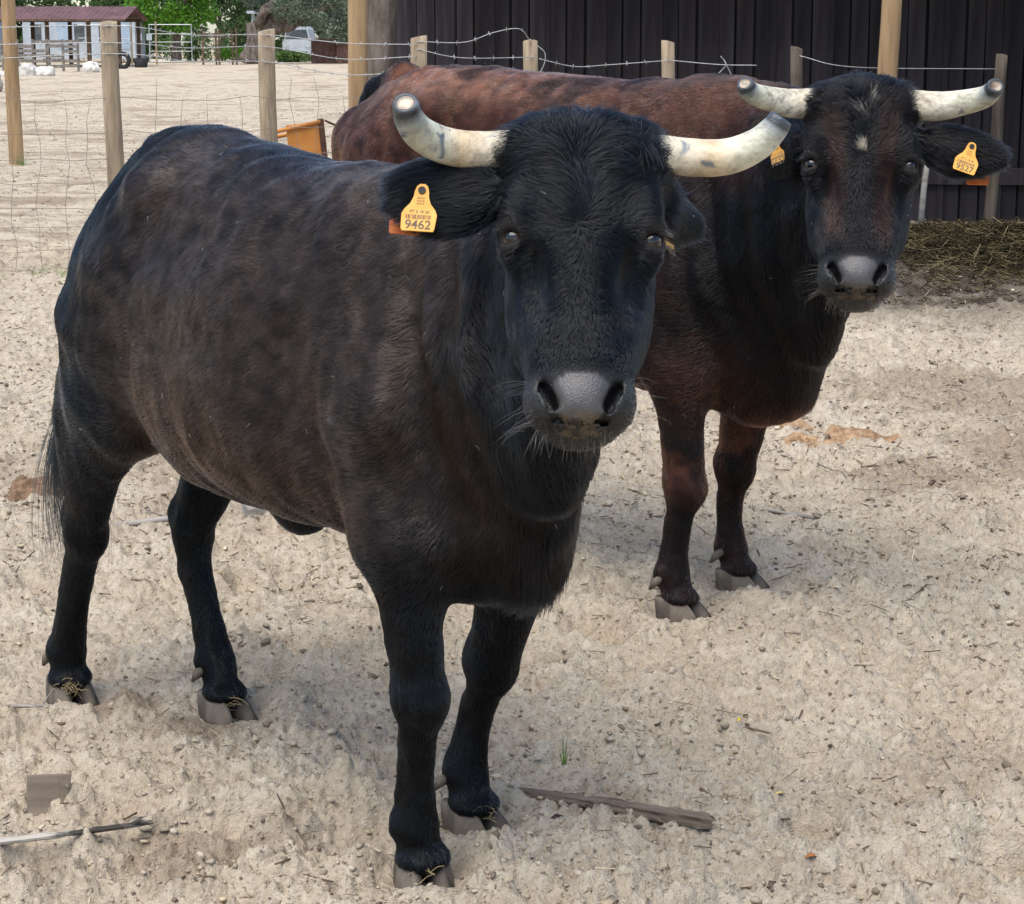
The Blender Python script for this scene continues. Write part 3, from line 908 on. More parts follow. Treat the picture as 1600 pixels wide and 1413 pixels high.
def eye_material():
    m, nt, b = new_mat('eyeball')
    tc = nt.nodes.new('ShaderNodeTexCoord'); sp = nt.nodes.new('ShaderNodeSeparateXYZ')
    nt.links.new(tc.outputs['Object'], sp.inputs[0])
    dv = nt.nodes.new('ShaderNodeMath'); dv.operation = 'DIVIDE'; dv.inputs[1].default_value = .0205; nt.links.new(sp.outputs['Z'], dv.inputs[0])
    r = ramp(nt, dv.outputs[0], [(.0, (.55, .50, .47)), (.46, (.50, .44, .40)), (.54, (.02, .012, .008)), (.72, (.030, .016, .009)), (.90, (.028, .015, .009)), (.93, (.004, .004, .006))])
    nt.links.new(r.outputs['Color'], b.inputs['Base Color'])
    b.inputs['Roughness'].default_value = .06; b.inputs['Specular IOR Level'].default_value = .6
    b.inputs['Specular IOR Level'].default_value = .55
    return m

def axes_matrix(x, y, z, o):
    return Matrix(((x[0], y[0], z[0], o[0]), (x[1], y[1], z[1], o[1]), (x[2], y[2], z[2], o[2]), (0, 0, 0, 1)))

def place(o, parent, mtx):
    o.parent = parent; o.matrix_parent_inverse = Matrix(); o.matrix_basis = mtx

TAG_OUT = [(-.009, .0385), (-.0115, .030), (-.0125, .020), (-.0165, .009), (-.0255, -.002), (-.0290, -.010), (-.0275, -.034), (-.0255, -.0385),
           (.0255, -.0385), (.0275, -.034), (.0290, -.010), (.0255, -.002), (.0165, .009), (.0125, .020), (.0115, .030), (.009, .0385), (.004, .0425), (-.004, .0425)]
def tag_mesh(scale=1.0, th=.0014):
    n = len(TAG_OUT)
    v = [(x * scale, y * scale, z) for z in (-th, th) for x, y in TAG_OUT]
    f = [tuple(range(n - 1, -1, -1)), tuple(range(n, 2 * n))] + [(k, (k + 1) % n, n + (k + 1) % n, n + k) for k in range(n)]
    return mesh_np('ear_tag', v, f, False)

def make_tag(parent, origin, down, face, number, mats, full=True, scale=1.0):
    """ear tag whose pin sits at origin; down = hanging direction; face = its printed side"""
    face = unit(np.array(face, float)); dn = np.array(down, float); dn = unit(dn - face * (dn @ face))
    y = -dn; x = np.cross(y, face)
    t = obj('ear_tag', tag_mesh(scale), mats['tag'])
    place(t, parent, axes_matrix(x, y, face, np.array(origin) - y * .031 * scale))
    pin = MB()
    n = 16
    pin.add([(.0062 * math.cos(2 * math.pi * k / n), .031 + .0062 * math.sin(2 * math.pi * k / n), z) for z in (-.001, .0045) for k in range(n)],
            [tuple(range(n, 2 * n))] + [(k, (k + 1) % n, n + (k + 1) % n, n + k) for k in range(n)])
    po = pin.build('tag_pin', mats['pin']); po.parent = t
    if full:
        def text(s, size, yy, z=.0016, mat='ink', sx=1.0):
            cu = bpy.data.curves.new('lettering', 'FONT'); cu.body = s; cu.size = size; cu.align_x = 'CENTER'; cu.align_y = 'CENTER'
            cu.extrude = .0001; cu.offset = .0003 if size > .01 else .0001
            cu.materials.append(mats[mat])
            tmp = bpy.data.objects.new('lettering', cu); COL.objects.link(tmp)
            dg = bpy.context.evaluated_depsgraph_get(); tm = bpy.data.meshes.new_from_object(tmp.evaluated_get(dg)); bpy.data.objects.remove(tmp)
            o = obj('lettering', tm, mats[mat]); o.parent = t; o.location = (0, yy, z); o.scale = (sx, 1, 1)
        text(number, .0215, -.0285, sx=1.0)
        text('PT 2 18 26', .0072, -.0058)
        bars = MB(); x0 = -.021
        while x0 < .021:
            w_ = random.choice((.0005, .0008, .0012)); bars.box((x0, -.0145, .0016), (w_, .0075, .0004)); x0 += w_ + random.choice((.0006, .0009, .0013))
        bo = bars.build('barcode', mats['ink']); bo.parent = t
        dots = MB()
        for rI in range(3):
            for k in range(3): dots.box((-.0045 + k * .0045, .018 - rI * .0048, .0016), (.0032, .0026, .0004))
        do = dots.build('fine_print', mats['ink_pale']); do.parent = t
    return t

MAT = {}
def cow_materials():
    MAT['tag'] = simple_mat('yellow tag plastic', (.70, .31, .035), (.78, .41, .08), 30, .45, bs=.1, spec=.4)
    MAT['tag_red'] = simple_mat('orange tag plastic', (.55, .12, .02), (.62, .17, .03), 30, .45, bs=.1, spec=.4)
    MAT['ink'] = simple_mat('tag ink', (.10, .075, .05), (.16, .12, .08), 60, .6, bs=0)
    MAT['ink_pale'] = simple_mat('faded tag ink', (.30, .16, .04), (.38, .22, .06), 60, .6, bs=0)
    MAT['pin'] = simple_mat('tag pin plastic', (.015, .012, .012), (.03, .025, .02), 60, .5, bs=0)
    MAT['hoof'] = simple_mat('dusty hoof horn', (.048, .039, .031), (.165, .135, .105), 28, .85, bs=.5, bd=.004, stretch=(1, 1, .35))
    MAT['eye'] = eye_material()
    MAT['hair'] = hair_material('coat hair')
    MAT['skin'] = skin_material('hide')
    MAT['pale_hair'] = hair_material('whisker hair', .4)
    MAT['straw'] = simple_mat('straw', (.42, .30, .12), (.62, .48, .24), 40, .7, bs=0)

FUR = 1.0
def build_cow(name, label, c, h, seed, hairs):
    rng = np.random.default_rng(seed)
    F = body_field(c, h)
    v, f = F.mesh(); v, f = largest_shell(v, f); v = smooth_mesh(v, f, 2)
    vn = vert_normals(v, f)
    # muscle relief, skin folds
    m = regions(c, v)
    bodym = (1 - np.maximum(m['head'], m['ear'])) * sstep(.35, .6, v[:, 2])
    rel = fbm(v * 5.0, 3, 41) * .009 + fbm(v * np.array([15, 7, 5]), 3, 43) * .0045
    x, y, z = v.T
    fold = np.sin((x * 1.0 + .28 * z) * 58 + 2.2 * fbm(v * 3, 2, 8)) * .0075 * np.exp(-((x - .20) / .16) ** 2) * sstep(.7, .85, z) * (1 - sstep(1.2, 1.35, z))
    legm = (1 - sstep(.40, .62, z)) * sstep(.05, .10, z)
    lrel = (fbm(v * np.array([26, 26, 12]), 3, 45) * .0030 + fbm(v * np.array([60, 60, 45]), 2, 46) * .0010) * legm
    v = v + vn * ((rel + fold) * bodym + lrel)[:, None]
    vn = vert_normals(v, f)
    root = empty(name, c['org'], c['phi'] - math.pi / 2)
    tag(root, label, 'bull', 'black bulls standing in the paddock')
    me = mesh_np('body', v, f)
    n1 = fbm(v * 60, 2, 3)
    col = coat_color(c, v, vn, m) * .75
    pad = m['pad'] | m['lips']
    pc = np.array((.050, .042, .040))[None] * (1 + .25 * n1[:, None])
    pm = sstep(1.0, .75, ((np.abs(m['S']) / (.054 - .25 * np.clip(m['A'] - .49, 0, .05))) ** 2.5 + (np.abs(m['A'] - .497) / .041) ** 2.5)) * (m['N'] > -.062)
    col = col * (1 - pm[:, None]) + pc * pm[:, None]
    mz = m['head'] * sstep(.435, .475, m['A']) * (1 - pm)
    col = col * (1 - mz[:, None]) + np.array((.011, .0107, .0115))[None] * (1 + .3 * n1[:, None]) * mz[:, None]
    nsl = np.abs(m['S']) - (.0470 - (m['A'] - .49) * .33)
    nos = sstep(.013, .008, np.abs(nsl)) * (m['N'] < -.020) * (m['N'] > -.075) * (np.abs(m['A'] - .492) < .045)
    nos = nos * sstep(-.012, -.020, m['N'])
    col = col * (1 - nos[:, None]) + np.array((.004, .004, .005))[None] * nos[:, None]
    dirt = (sstep(.515, .54, m['A']) * (m['A'] < .60) * (np.abs(m['S']) < .040) * (m['N'] > -.06) * sstep(-.1, .6, fbm(v * 90, 3, 77) + .5 * (m['A'] - .525) / .03))[:, None]
    col = col * (1 - dirt * .6) + np.array((.15, .10, .05))[None] * dirt * .6
    ta = me.attributes.new('tint', 'FLOAT_COLOR', 'POINT')
    ta.data.foreach_set('color', np.concatenate([col, np.ones((len(v), 1))], 1).astype(np.float32).ravel())
    wa = me.attributes.new('wet', 'FLOAT', 'POINT'); wa.data.foreach_set('value', np.maximum(pm, mz * .55).astype(np.float32))
    body = obj('body', me, MAT['skin'], root)
    if FUR:
        grow_coat(c, v, f, vn, int(hairs * FUR), MAT['hair'], root, rng)
    fr = c['head']; p = fr.p
    # eyes
    for S in (-1, 1):
        e = obj('eye', eye_mesh(.0205 * fr.k), MAT['eye'])
        zdir = fr.d(S * .50, .05, .85); ydir = unit(np.cross(zdir, fr.s)); xdir = np.cross(ydir, zdir)
        place(e, root, axes_matrix(xdir, ydir, zdir, p(S * .098, .2, -.058) + fr.d(S * .60, -.02, .80) * .0142 * fr.k))
    # horns
    for i, path in enumerate(c['horns']):
        P = [tuple(p(*q[:3])) + (q[3],) for q in path]
        obj('horn', horn_mesh(P, rng, i), MAT['horn%d' % c['kind']], root)
    # hooves
    cm = {S: claw_mesh(S) for S in (-1, 1)}
    for key, yy, toe in (('RF', c['fore_y'][0][-1], c['toe'][0]), ('LF', c['fore_y'][1][-1], c['toe'][1]), ('RH', c['hind_y'][0][-1], c['toe'][2]), ('LH', c['hind_y'][1][-1], c['toe'][3])):
        hx, hz = c[key][-1]
        ho = empty('hoof', (hx + .012, yy, 0), toe, root)
        for S in (-1, 1):
            o = obj('claw', cm[S], MAT['hoof'], ho); o.location = (.0, 0, -.013); o.rotation_euler = (0, 0, S * R(5)); o.scale = (1.15, 1.14, 1.0)
            d = MB().tube([(-.040, S * .030, .115), (-.062, S * .036, .098), (-.078, S * .040, .076)], [.010, .0125, .004], 10)
            d.build('dewclaw', MAT['hoof'], ho, True)
    # whiskers and lashes, tail switch, brisket fringe
    W = []; D = []; L = []
    for S in (-1, 1):
        for _ in range(30):
            a = rng.uniform(.455, .545); W.append(p(S * rng.uniform(.068, .088), a, rng.uniform(-.075, -.03)))
            D.append(fr.d(S * rng.uniform(.6, 1.0), rng.uniform(-.15, .75) * (a > .49) + .0, rng.uniform(-.1, .5))); L.append(rng.uniform(.02, .065))
        for _ in range(26):
            W.append(p(S * rng.uniform(.104, .132), .182, -.030 - .02 * rng.random())); D.append(fr.d(S * 1.0, .1 + .3 * rng.random(), .45)); L.append(rng.uniform(.012, .026))
    for _ in range(80):
        s_ = rng.uniform(-.07, .07); W.append(p(s_, .538 + .012 * rng.random(), rng.uniform(-.11, -.05)))
        D.append(fr.d(s_ * 5 + rng.normal(0, .2), 1, rng.uniform(-.2, .4))); L.append(rng.uniform(.012, .036))
    strands('whiskers', np.array(W), np.array(D), np.array(L), .00026, (.22, .19, .15), MAT['pale_hair'], root, rng, .25, .12)
    # bits of chaff and straw caught in the coat
    n = 110
    tri, bb = sample_faces(v, f, n, rng, 1 + 2.5 * m['poll']); cq = (v[tri] * bb[..., None]).sum(1); cn = unit((vn[tri] * bb[..., None]).sum(1))
    kp = cq[:, 2] > .55; cq, cn = cq[kp], cn[kp]
    cd = unit(np.cross(cn, rng.normal(size=cn.shape)))
    strands('chaff', cq + cn * .009, cd, rng.uniform(.003, .014, len(cq)), .0009, (.62, .55, .42), MAT['pale_hair'], root, rng, 0, .15, 3)
    tl = np.array([q[:3] for q in c['tail']])
    n = 950
    k = rng.integers(0, 2, n); t = rng.random(n)
    rt = tl[-3 + k] * (1 - t)[:, None] + tl[-2 + k] * t[:, None] + rng.normal(0, .006, (n, 3))
    dd = unit(np.stack([rng.normal(-.02, .09, n), rng.normal(c.get('tail_y', 0), .09, n), -np.ones(n)], 1))
    strands('tail_switch', rt, dd, rng.uniform(.14, .42, n), .00085, np.array(c['black']) * 1.2, MAT['hair'], root, rng, .05, .12, 7)
    return root, body
cow_materials()
MAT['horn1'] = horn_material('polished horn', False)
MAT['horn2'] = horn_material('weathered horn', True)
spec1(COW1); spec2(COW2)
bull1, body1 = build_cow('bull', 'black bull in front with upswept sawn horns and tag 9462', COW1, HRES, 21, 470000)
bull2, body2 = build_cow('bull', 'reddish brown and black bull standing behind with straight horns and tag 9527', COW2, HRES, 22, 320000)
f1, f2 = COW1['head'], COW2['head']
make_tag(bull1, f1.p(-.258, .110, -.052), f1.d(-.10, 1, .1), f1.d(-.12, 0, 1), '9462', MAT)
make_tag(bull2, f2.p(.250, .135, -.062), f2.d(-.28, 1, .1), f2.d(.15, 0, 1), '9527', MAT)
make_tag(bull1, f1.p(.148, .108, -.165), f1.d(.30, 1, .1), f1.d(.85, 0, .5), '9462', MAT, scale=.62)
make_tag(bull2, f2.p(-.195, .095, -.155), f2.d(.1, 1, .2), f2.d(-.55, 0, .83), '9527', MAT, scale=.7)
t1 = make_tag(bull1, f1.p(-.280, .085, -.125), f1.d(-.10, 1, .0), f1.d(-.12, 0, 1), '', MAT, full=False); t1.data.materials[0] = MAT['tag_red']
t2 = make_tag(bull2, f2.p(.270, .130, -.140), f2.d(.02, 1, .0), f2.d(.1, 0, 1), '', MAT, full=False); t2.data.materials[0] = MAT['tag_red']
# ------------------------------------------------------------------ ground
FEET = []
for c in (COW1, COW2):
    sp, cp = math.sin(c['phi']), math.cos(c['phi'])
    for key, yy in (('RF', c['fore_y'][0][-1]), ('LF', c['fore_y'][1][-1]), ('RH', c['hind_y'][0][-1]), ('LH', c['hind_y'][1][-1])):
        lx, ly = c[key][-1][0] + .015, yy
        FEET.append((c['org'][0] + sp * lx + cp * ly, c['org'][1] - cp * lx + sp * ly))
FEET = np.array(FEET)
_fr = np.random.default_rng(5)
DENTS = np.stack([_fr.uniform(-2.4, 2.6, 300), 2.6 * 4 ** _fr.random(300), _fr.uniform(.045, .10, 300), _fr.uniform(.012, .050, 300), _fr.uniform(0, math.pi, 300)], 1)
DENTS = np.concatenate([DENTS, [(-.60, 3.93, .075, .060, .3), (-.72, 3.80, .08, .035, 1.0), (-.66, 4.55, .085, .03, .4), (-.92, 3.72, .06, .045, 1.2), (-.55, 3.80, .07, .030, .2)]])
DENTS = DENTS[[np.hypot(*(FEET - d[:2]).T).min() > .14 for d in DENTS]]
# dark, organic-stained patches: x, y, radius, strength
STAINS = [(-.95, 4.72, .10, .6), (-.72, 4.52, .12, .6), (-.63, 3.80, .14, .55), (-.50, 3.88, .12, .45), (-.90, 3.66, .07, .5), (1.45, 7.2, .35, .5), (.18, 4.03, .10, .4), (2.2, 9.0, .8, .5), (-.1, 8.6, .7, .4), (-2.2, 7.5, .5, .4), (1.0, 4.3, .25, .25)]

def ground_z(x, y, fine=True):
    x = np.asarray(x, float); y = np.asarray(y, float)
    p = np.stack([x, y, np.zeros_like(x)], 1)
    near = 1 - sstep(12, 26, y)
    z = (.030 * fbm(p * 1.1, 3, 201) + .020 * fbm(p * 4.7, 3, 211)) * (.25 + .75 * near)
    if fine:
        r = fbm(p * 17, 3, 221)
        z += near * (.011 * r + .010 * np.abs(fbm(p * 34, 3, 231)) + .0055 * fbm(p * 85, 2, 241))
    if fine:
        k = y < 15
        xk = x[k] + .006 * vnoise(p[k] * 60, 5); yk = y[k] + .006 * vnoise(p[k] * 60, 6)
        pr = .55 + .35 * fbm(p[k] * 1.8, 2, 261)
        z[k] += crumbs(xk, yk, .095, 4, pr * .42, .42) + crumbs(xk, yk, .048, 1, pr * .60, .70) + crumbs(xk, yk, .024, 2, pr * .9, .75) + crumbs(xk, yk, .0125, 3, .9, .6) * (y[k] < 8)
    for dx, dy, dr, dd, da in DENTS:
        m = (np.abs(x - dx) < .4) & (np.abs(y - dy) < .4)
        if m.any():
            ca, sa = math.cos(da), math.sin(da)
            u = ((x[m] - dx) * ca + (y[m] - dy) * sa) / (dr * 1.35); v = (-(x[m] - dx) * sa + (y[m] - dy) * ca) / dr
            q = np.sqrt(u * u + v * v)
            z[m] += dd * (-np.exp(-q ** 4) + .42 * np.exp(-((q - 1.35) / .38) ** 2))
    # rise of trodden muck along the barn
    z += .13 * np.exp(-((y - (16.0 - .18 * (x - 2.5))) / 1.3) ** 2) * sstep(1.0, 2.2, x)
    for fx, fy in FEET:
        d = np.hypot(x - fx, y - fy)
        w = np.exp(-(d / .13) ** 4)
        m = d < .35
        z[m] = z[m] * (1 - w[m]) + w[m] * (-.010 + .25 * (z[m])) + .009 * np.exp(-((d[m] - .125) / .04) ** 2)
    return z

def crumbs(x, y, cell, seed, prob, hgt):
    """rounded lumps of soil at jittered places, merged into the surface"""
    cx, cy = np.floor(x / cell).astype(np.int64), np.floor(y / cell).astype(np.int64)
    best = np.zeros_like(x)
    def hs(a, b, k):
        n = (a * 73856093 ^ b * 19349663 ^ (k + seed) * 83492791) & 0xffffffff
        n = ((n ^ (n >> 13)) * 1274126177) & 0xffffffff
        return ((n ^ (n >> 16)) & 0xffff) / 65535.0
    for di in (-1, 0, 1):
        for dj in (-1, 0, 1):
            a, b = cx + di, cy + dj
            px, py = (a + .15 + .7 * hs(a, b, 1)) * cell, (b + .15 + .7 * hs(a, b, 2)) * cell
            r = cell * (.22 + .55 * hs(a, b, 3) ** 2); on = hs(a, b, 4) < prob
            th = hs(a, b, 5) * 6.28; e = .65 + .35 * hs(a, b, 6)
            u = (x - px) * np.cos(th) + (y - py) * np.sin(th); v = (-(x - px) * np.sin(th) + (y - py) * np.cos(th)) / e
            q = 1 - (u * u + v * v) / (r * r)
            best = np.maximum(best, np.where(on & (q > 0), np.sqrt(np.maximum(q, 0)) * r, 0))
    return best * hgt

def ground_at(x, y): return float(ground_z(np.array([x]), np.array([y]), False)[0])

def ground_material():
    m, nt, b = new_mat('churned sandy soil')
    at = nt.nodes.new('ShaderNodeAttribute'); at.attribute_name = 'stain'
    far = nt.nodes.new('ShaderNodeAttribute'); far.attribute_name = 'straw'
    mud = nt.nodes.new('ShaderNodeAttribute'); mud.attribute_name = 'muck'
    n1 = noise_node(nt, 3.2, 6, .6); n2 = noise_node(nt, 34, 6, .68); n3 = noise_node(nt, 150, 4, .7)
    base = ramp(nt, n2.outputs['Fac'], [(.22, (.33, .27, .205)), (.38, (.52, .445, .345)), (.58, (.64, .56, .445)), (.78, (.75, .675, .555))])
    big = ramp(nt, n1.outputs['Fac'], [(.30, (.84, .79, .74)), (.68, (1.03, 1.02, 1.0))])
    mul = nt.nodes.new('ShaderNodeMix'); mul.data_type = 'RGBA'; mul.blend_type = 'MULTIPLY'; mul.inputs['Factor'].default_value = 1
    nt.links.new(base.outputs['Color'], mul.inputs['A']); nt.links.new(big.outputs['Color'], mul.inputs['B'])
    def over(prev, fac, stops, src):
        c = ramp(nt, src, stops)
        x = nt.nodes.new('ShaderNodeMix'); x.data_type = 'RGBA'
        nt.links.new(fac, x.inputs['Factor']); nt.links.new(prev, x.inputs['A']); nt.links.new(c.outputs['Color'], x.inputs['B'])
        return x.outputs['Result']
    col = mul.outputs['Result']
    n4 = noise_node(nt, 2.6, 9, .74)
    col = over(col, far.outputs['Fac'], [(.30, (.22, .155, .11)), (.43, (.42, .34, .25)), (.55, (.58, .49, .36)), (.75, (.70, .62, .48))], n4.outputs['Fac'])
    col = over(col, at.outputs['Fac'], [(.3, (.13, .085, .055)), (.7, (.33, .24, .165))], n2.outputs['Fac'])
    col = over(col, mud.outputs['Fac'], [(.3, (.022, .016, .012)), (.7, (.085, .063, .048))], n2.outputs['Fac'])
    # specks of dark litter ground into the soil
    n5 = noise_node(nt, 75, 3, .55, dist=.8)
    sp = ramp(nt, n5.outputs['Fac'], [(.60, (0, 0, 0)), (.66, (1, 1, 1))])
    sm = nt.nodes.new('ShaderNodeMath'); sm.operation = 'MULTIPLY'; sm.inputs[1].default_value = .62; nt.links.new(sp.outputs['Color'], sm.inputs[0])
    x = nt.nodes.new('ShaderNodeMix'); x.data_type = 'RGBA'
    nt.links.new(sm.outputs[0], x.inputs['Factor']); nt.links.new(col, x.inputs['A']); x.inputs['B'].default_value = (.13, .098, .075, 1)
    nt.links.new(x.outputs['Result'], b.inputs['Base Color'])
    b.inputs['Roughness'].default_value = .97; b.inputs['Specular IOR Level'].default_value = .12
    ad = nt.nodes.new('ShaderNodeMath'); ad.operation = 'MULTIPLY_ADD'; ad.inputs[1].default_value = .35
    nt.links.new(n3.outputs['Fac'], ad.inputs[0]); nt.links.new(n2.outputs['Fac'], ad.inputs[2])
    bump(nt, b, ad.outputs[0], 1.0, .022)
    return m

def build_ground():
    ys = [2.0]
    while ys[-1] < 16: ys.append(ys[-1] + max(.0085, .0023 * ys[-1]))
    while ys[-1] < 420: ys.append(ys[-1] * 1.014)
    ys = np.array([-40, -20, -8, -2, .5, 1.4] + ys)
    u = np.linspace(-.30, .30, 560)
    out = .30 * 1.35 ** np.arange(1, 14)
    u = np.concatenate([-out[::-1], u, out])
    U, Y = np.meshgrid(u, ys, indexing='ij')
    X = U * np.maximum(Y, 3.2)
    x, y = X.ravel(), Y.ravel()
    z = ground_z(x, y)
    v = np.stack([x, y, z], 1)
    nu, ny = len(u), len(ys)
    i, j = np.meshgrid(np.arange(nu - 1), np.arange(ny - 1), indexing='ij')
    a = (i * ny + j).ravel()
    f = np.stack([a, a + ny, a + ny + 1, a + 1], 1)
    me = mesh_np('ground', v, f)
    st = np.zeros(len(x)); p = np.stack([x, y, 0 * x], 1); nz = fbm(p * 6, 3, 301)
    for sx, sy, sr, ss in STAINS:
        st = np.maximum(st, ss * sstep(.25, .75, np.exp(-((x - sx) ** 2 + (y - sy) ** 2) / sr ** 2) + .22 * nz * (np.hypot(x - sx, y - sy) < 2.2 * sr)))
    st = np.maximum(st, .55 * sstep(.25, .8, fbm(p * .9, 4, 321)) * sstep(5.5, 8, y))
    me.attributes.new('stain', 'FLOAT', 'POINT').data.foreach_set('value', st.astype(np.float32))
    fs = sstep(12.5, 15.5, y + 1.2 * nz) * (1 - sstep(.5, 2.0, x + .15 * (y - 14)) * (1 - sstep(22, 30, y)))
    me.attributes.new('straw', 'FLOAT', 'POINT').data.foreach_set('value', fs.astype(np.float32))
    mk = np.exp(-((y - 14.0 + .18 * (x - 2.5)) / 2.5) ** 4) * sstep(1.2, 2.3, x) * (1.02 + .3 * nz)
    me.attributes.new('muck', 'FLOAT', 'POINT').data.foreach_set('value', (np.clip(mk, 0, 1) * .96).astype(np.float32))
    return tag(obj('ground', me, MAT['soil']), kind='structure')

def ico():
    t = (1 + 5 ** .5) / 2
    v = np.array([(-1, t, 0), (1, t, 0), (-1, -t, 0), (1, -t, 0), (0, -1, t), (0, 1, t), (0, -1, -t), (0, 1, -t), (t, 0, -1), (t, 0, 1), (-t, 0, -1), (-t, 0, 1)], float)
    f = np.array([(0, 11, 5), (0, 5, 1), (0, 1, 7), (0, 7, 10), (0, 10, 11), (1, 5, 9), (5, 11, 4), (11, 10, 2), (10, 7, 6), (7, 1, 8), (3, 9, 4), (3, 4, 2), (3, 2, 6), (3, 6, 8), (3, 8, 9), (4, 9, 5), (2, 4, 11), (6, 2, 10), (8, 6, 7), (9, 8, 1)])
    return v / np.linalg.norm(v[0]), f

def scatter_xy(n, rng, y0=2.7, y1=11.0, spread=.30):
    """denser close by, over the trodden paddock"""
    y = y0 * (y1 / y0) ** rng.random(n); x = rng.uniform(-spread, spread, n) * (y + .4)
    return x, y

def soil_clods(n, rng):
    bv, bf = ico()
    x, y = scatter_xy(n, rng)
    w = fbm(np.stack([x, y, 0 * x], 1) * 2.2, 3, 401) > rng.uniform(-.9, .7, n)
    d = np.min(np.hypot(x[:, None] - FEET[:, 0], y[:, None] - FEET[:, 1]), 1)
    k = w & (d > .10); x, y = x[k], y[k]; n = len(x)
    s = np.clip(.0034 * np.exp(rng.normal(0, .50, n)), .0014, .014)
    V = bv[None] * (1 + rng.uniform(-.42, .42, (n, 12, 1))) * (s[:, None] * rng.uniform(.75, 1.3, (n, 3)) * np.array([1.15, 1.15, .72]))[:, None, :]
    a = rng.uniform(0, 2 * math.pi, n); ca, sa = np.cos(a)[:, None], np.sin(a)[:, None]
    V = np.stack([V[..., 0] * ca - V[..., 1] * sa, V[..., 0] * sa + V[..., 1] * ca, V[..., 2]], 2)
    V += np.stack([x, y, ground_z(x, y) + s * .10], 1)[:, None, :]
    F = (bf[None] + (np.arange(n) * 12)[:, None, None]).reshape(-1, 3)
    me = mesh_np('soil_clods', V.reshape(-1, 3), F, False)
    tint = np.repeat(rng.random(n), 12).astype(np.float32)
    me.attributes.new('shade', 'FLOAT', 'POINT').data.foreach_set('value', tint)
    return tag(obj('soil_clods', me, MAT['clod']), 'loose crumbs and clods of dry sandy soil over the paddock', 'soil', kind='stuff')

def litter(n, rng):
    """flat flakes of bark and dung and short stalks lying on the soil"""
    x, y = scatter_xy(n, rng, 2.7, 60, .28)
    dense = sstep(5.0, 7.5, y)
    k = (rng.random(n) < .09 + .91 * dense); x, y = x[k], y[k]; n = len(x)
    stalk = rng.random(n) < .5
    L = np.where(stalk, rng.uniform(.006, .028, n), np.exp(rng.normal(-5.6, .45, n))); W = np.where(stalk, rng.uniform(.0006, .0014, n), L * rng.uniform(.3, .8, n)); Hh = np.where(stalk, W, .0022)
    L = L * (1 + .05 * np.minimum(y, 30)); W = W * (1 + .06 * np.minimum(y, 40))
    c = np.array([(i, j, k) for i in (-1, 1) for j in (-1, 1) for k in (-1, 1)], float)
    V = c[None] * np.stack([L, W, Hh], 1)[:, None, :] / 1.0 + rng.uniform(-.25, .25, (n, 8, 3)) * np.stack([L * .3, W, Hh], 1)[:, None, :]
    tl = rng.normal(0, .22, n); V[..., 2] += V[..., 0] * tl[:, None]
    a = rng.uniform(0, 2 * math.pi, n); ca, sa = np.cos(a)[:, None], np.sin(a)[:, None]
    V = np.stack([V[..., 0] * ca - V[..., 1] * sa, V[..., 0] * sa + V[..., 1] * ca, V[..., 2]], 2)
    V += np.stack([x, y, ground_z(x, y) + .004 + Hh * .4], 1)[:, None, :]
    q = np.array([(0, 1, 3, 2), (4, 6, 7, 5), (0, 4, 5, 1), (2, 3, 7, 6), (0, 2, 6, 4), (1, 5, 7, 3)])
    F = (q[None] + (np.arange(n) * 8)[:, None, None]).reshape(-1, 4)
    me = mesh_np('litter', V.reshape(-1, 3), F, False)
    me.attributes.new('shade', 'FLOAT', 'POINT').data.foreach_set('value', np.repeat(rng.random(n), 8).astype(np.float32))
    return tag(obj('litter', me, MAT['litter']), 'scattered bark flakes and dry stalks trodden into the soil', 'litter', kind='stuff')

def shade_mat(name, stops, rough=.95):
    m, nt, b = new_mat(name)
    at = nt.nodes.new('ShaderNodeAttribute'); at.attribute_name = 'shade'
    r = ramp(nt, at.outputs['Fac'], stops)
    n = noise_node(nt, 120, 3, .6)
    mx = nt.nodes.new('ShaderNodeMix'); mx.data_type = 'RGBA'; mx.blend_type = 'MULTIPLY'; mx.inputs['Factor'].default_value = .6
    g = ramp(nt, n.outputs['Fac'], [(.3, (.6, .57, .53)), (.65, (1.05, 1.05, 1.03))])
    nt.links.new(r.outputs['Color'], mx.inputs['A']); nt.links.new(g.outputs['Color'], mx.inputs['B'])
    nt.links.new(mx.outputs['Result'], b.inputs['Base Color'])
    b.inputs['Roughness'].default_value = rough; b.inputs['Specular IOR Level'].default_value = .12
    bump(nt, b, n.outputs['Fac'], .5, .004)
    return m

MAT['soil'] = ground_material()
MAT['clod'] = shade_mat('dry clods', [(0, (.16, .125, .09)), (.25, (.33, .275, .21)), (.7, (.43, .365, .285)), (1, (.49, .425, .335))])
MAT['litter'] = shade_mat('bark and stalks', [(0, (.09, .066, .05)), (.3, (.22, .165, .12)), (.6, (.38, .30, .215)), (.8, (.52, .43, .30)), (1, (.66, .58, .44))])
MAT['wood_post'] = simple_mat('weathered post wood', (.19, .14, .095), (.42, .33, .22), 14, .85, stretch=(1, 1, .12), bs=.6, bd=.008)
MAT['wood_pole'] = simple_mat('tan pole wood', (.23, .145, .075), (.42, .28, .15), 12, .8, stretch=(1, 1, .10), bs=.5, bd=.008)
MAT['wood_grey'] = simple_mat('silvered wood', (.17, .15, .13), (.40, .37, .33), 16, .85, stretch=(.2, 1, 1), bs=.6, bd=.006)
MAT['wood_brown'] = simple_mat('split brown wood', (.065, .045, .033), (.25, .19, .145), 26, .9, stretch=(.06, 1, 1), bs=1.0, bd=.015)
MAT['barn'] = simple_mat('tarred barn board', (.018, .014, .013), (.045, .036, .034), 9, .75, stretch=(1.5, 1.5, .15), bs=.35, bd=.005, spec=.25)
MAT['wire'] = simple_mat('galvanised wire', (.30, .30, .30), (.52, .52, .51), 60, .5, bs=0, metal=.4)
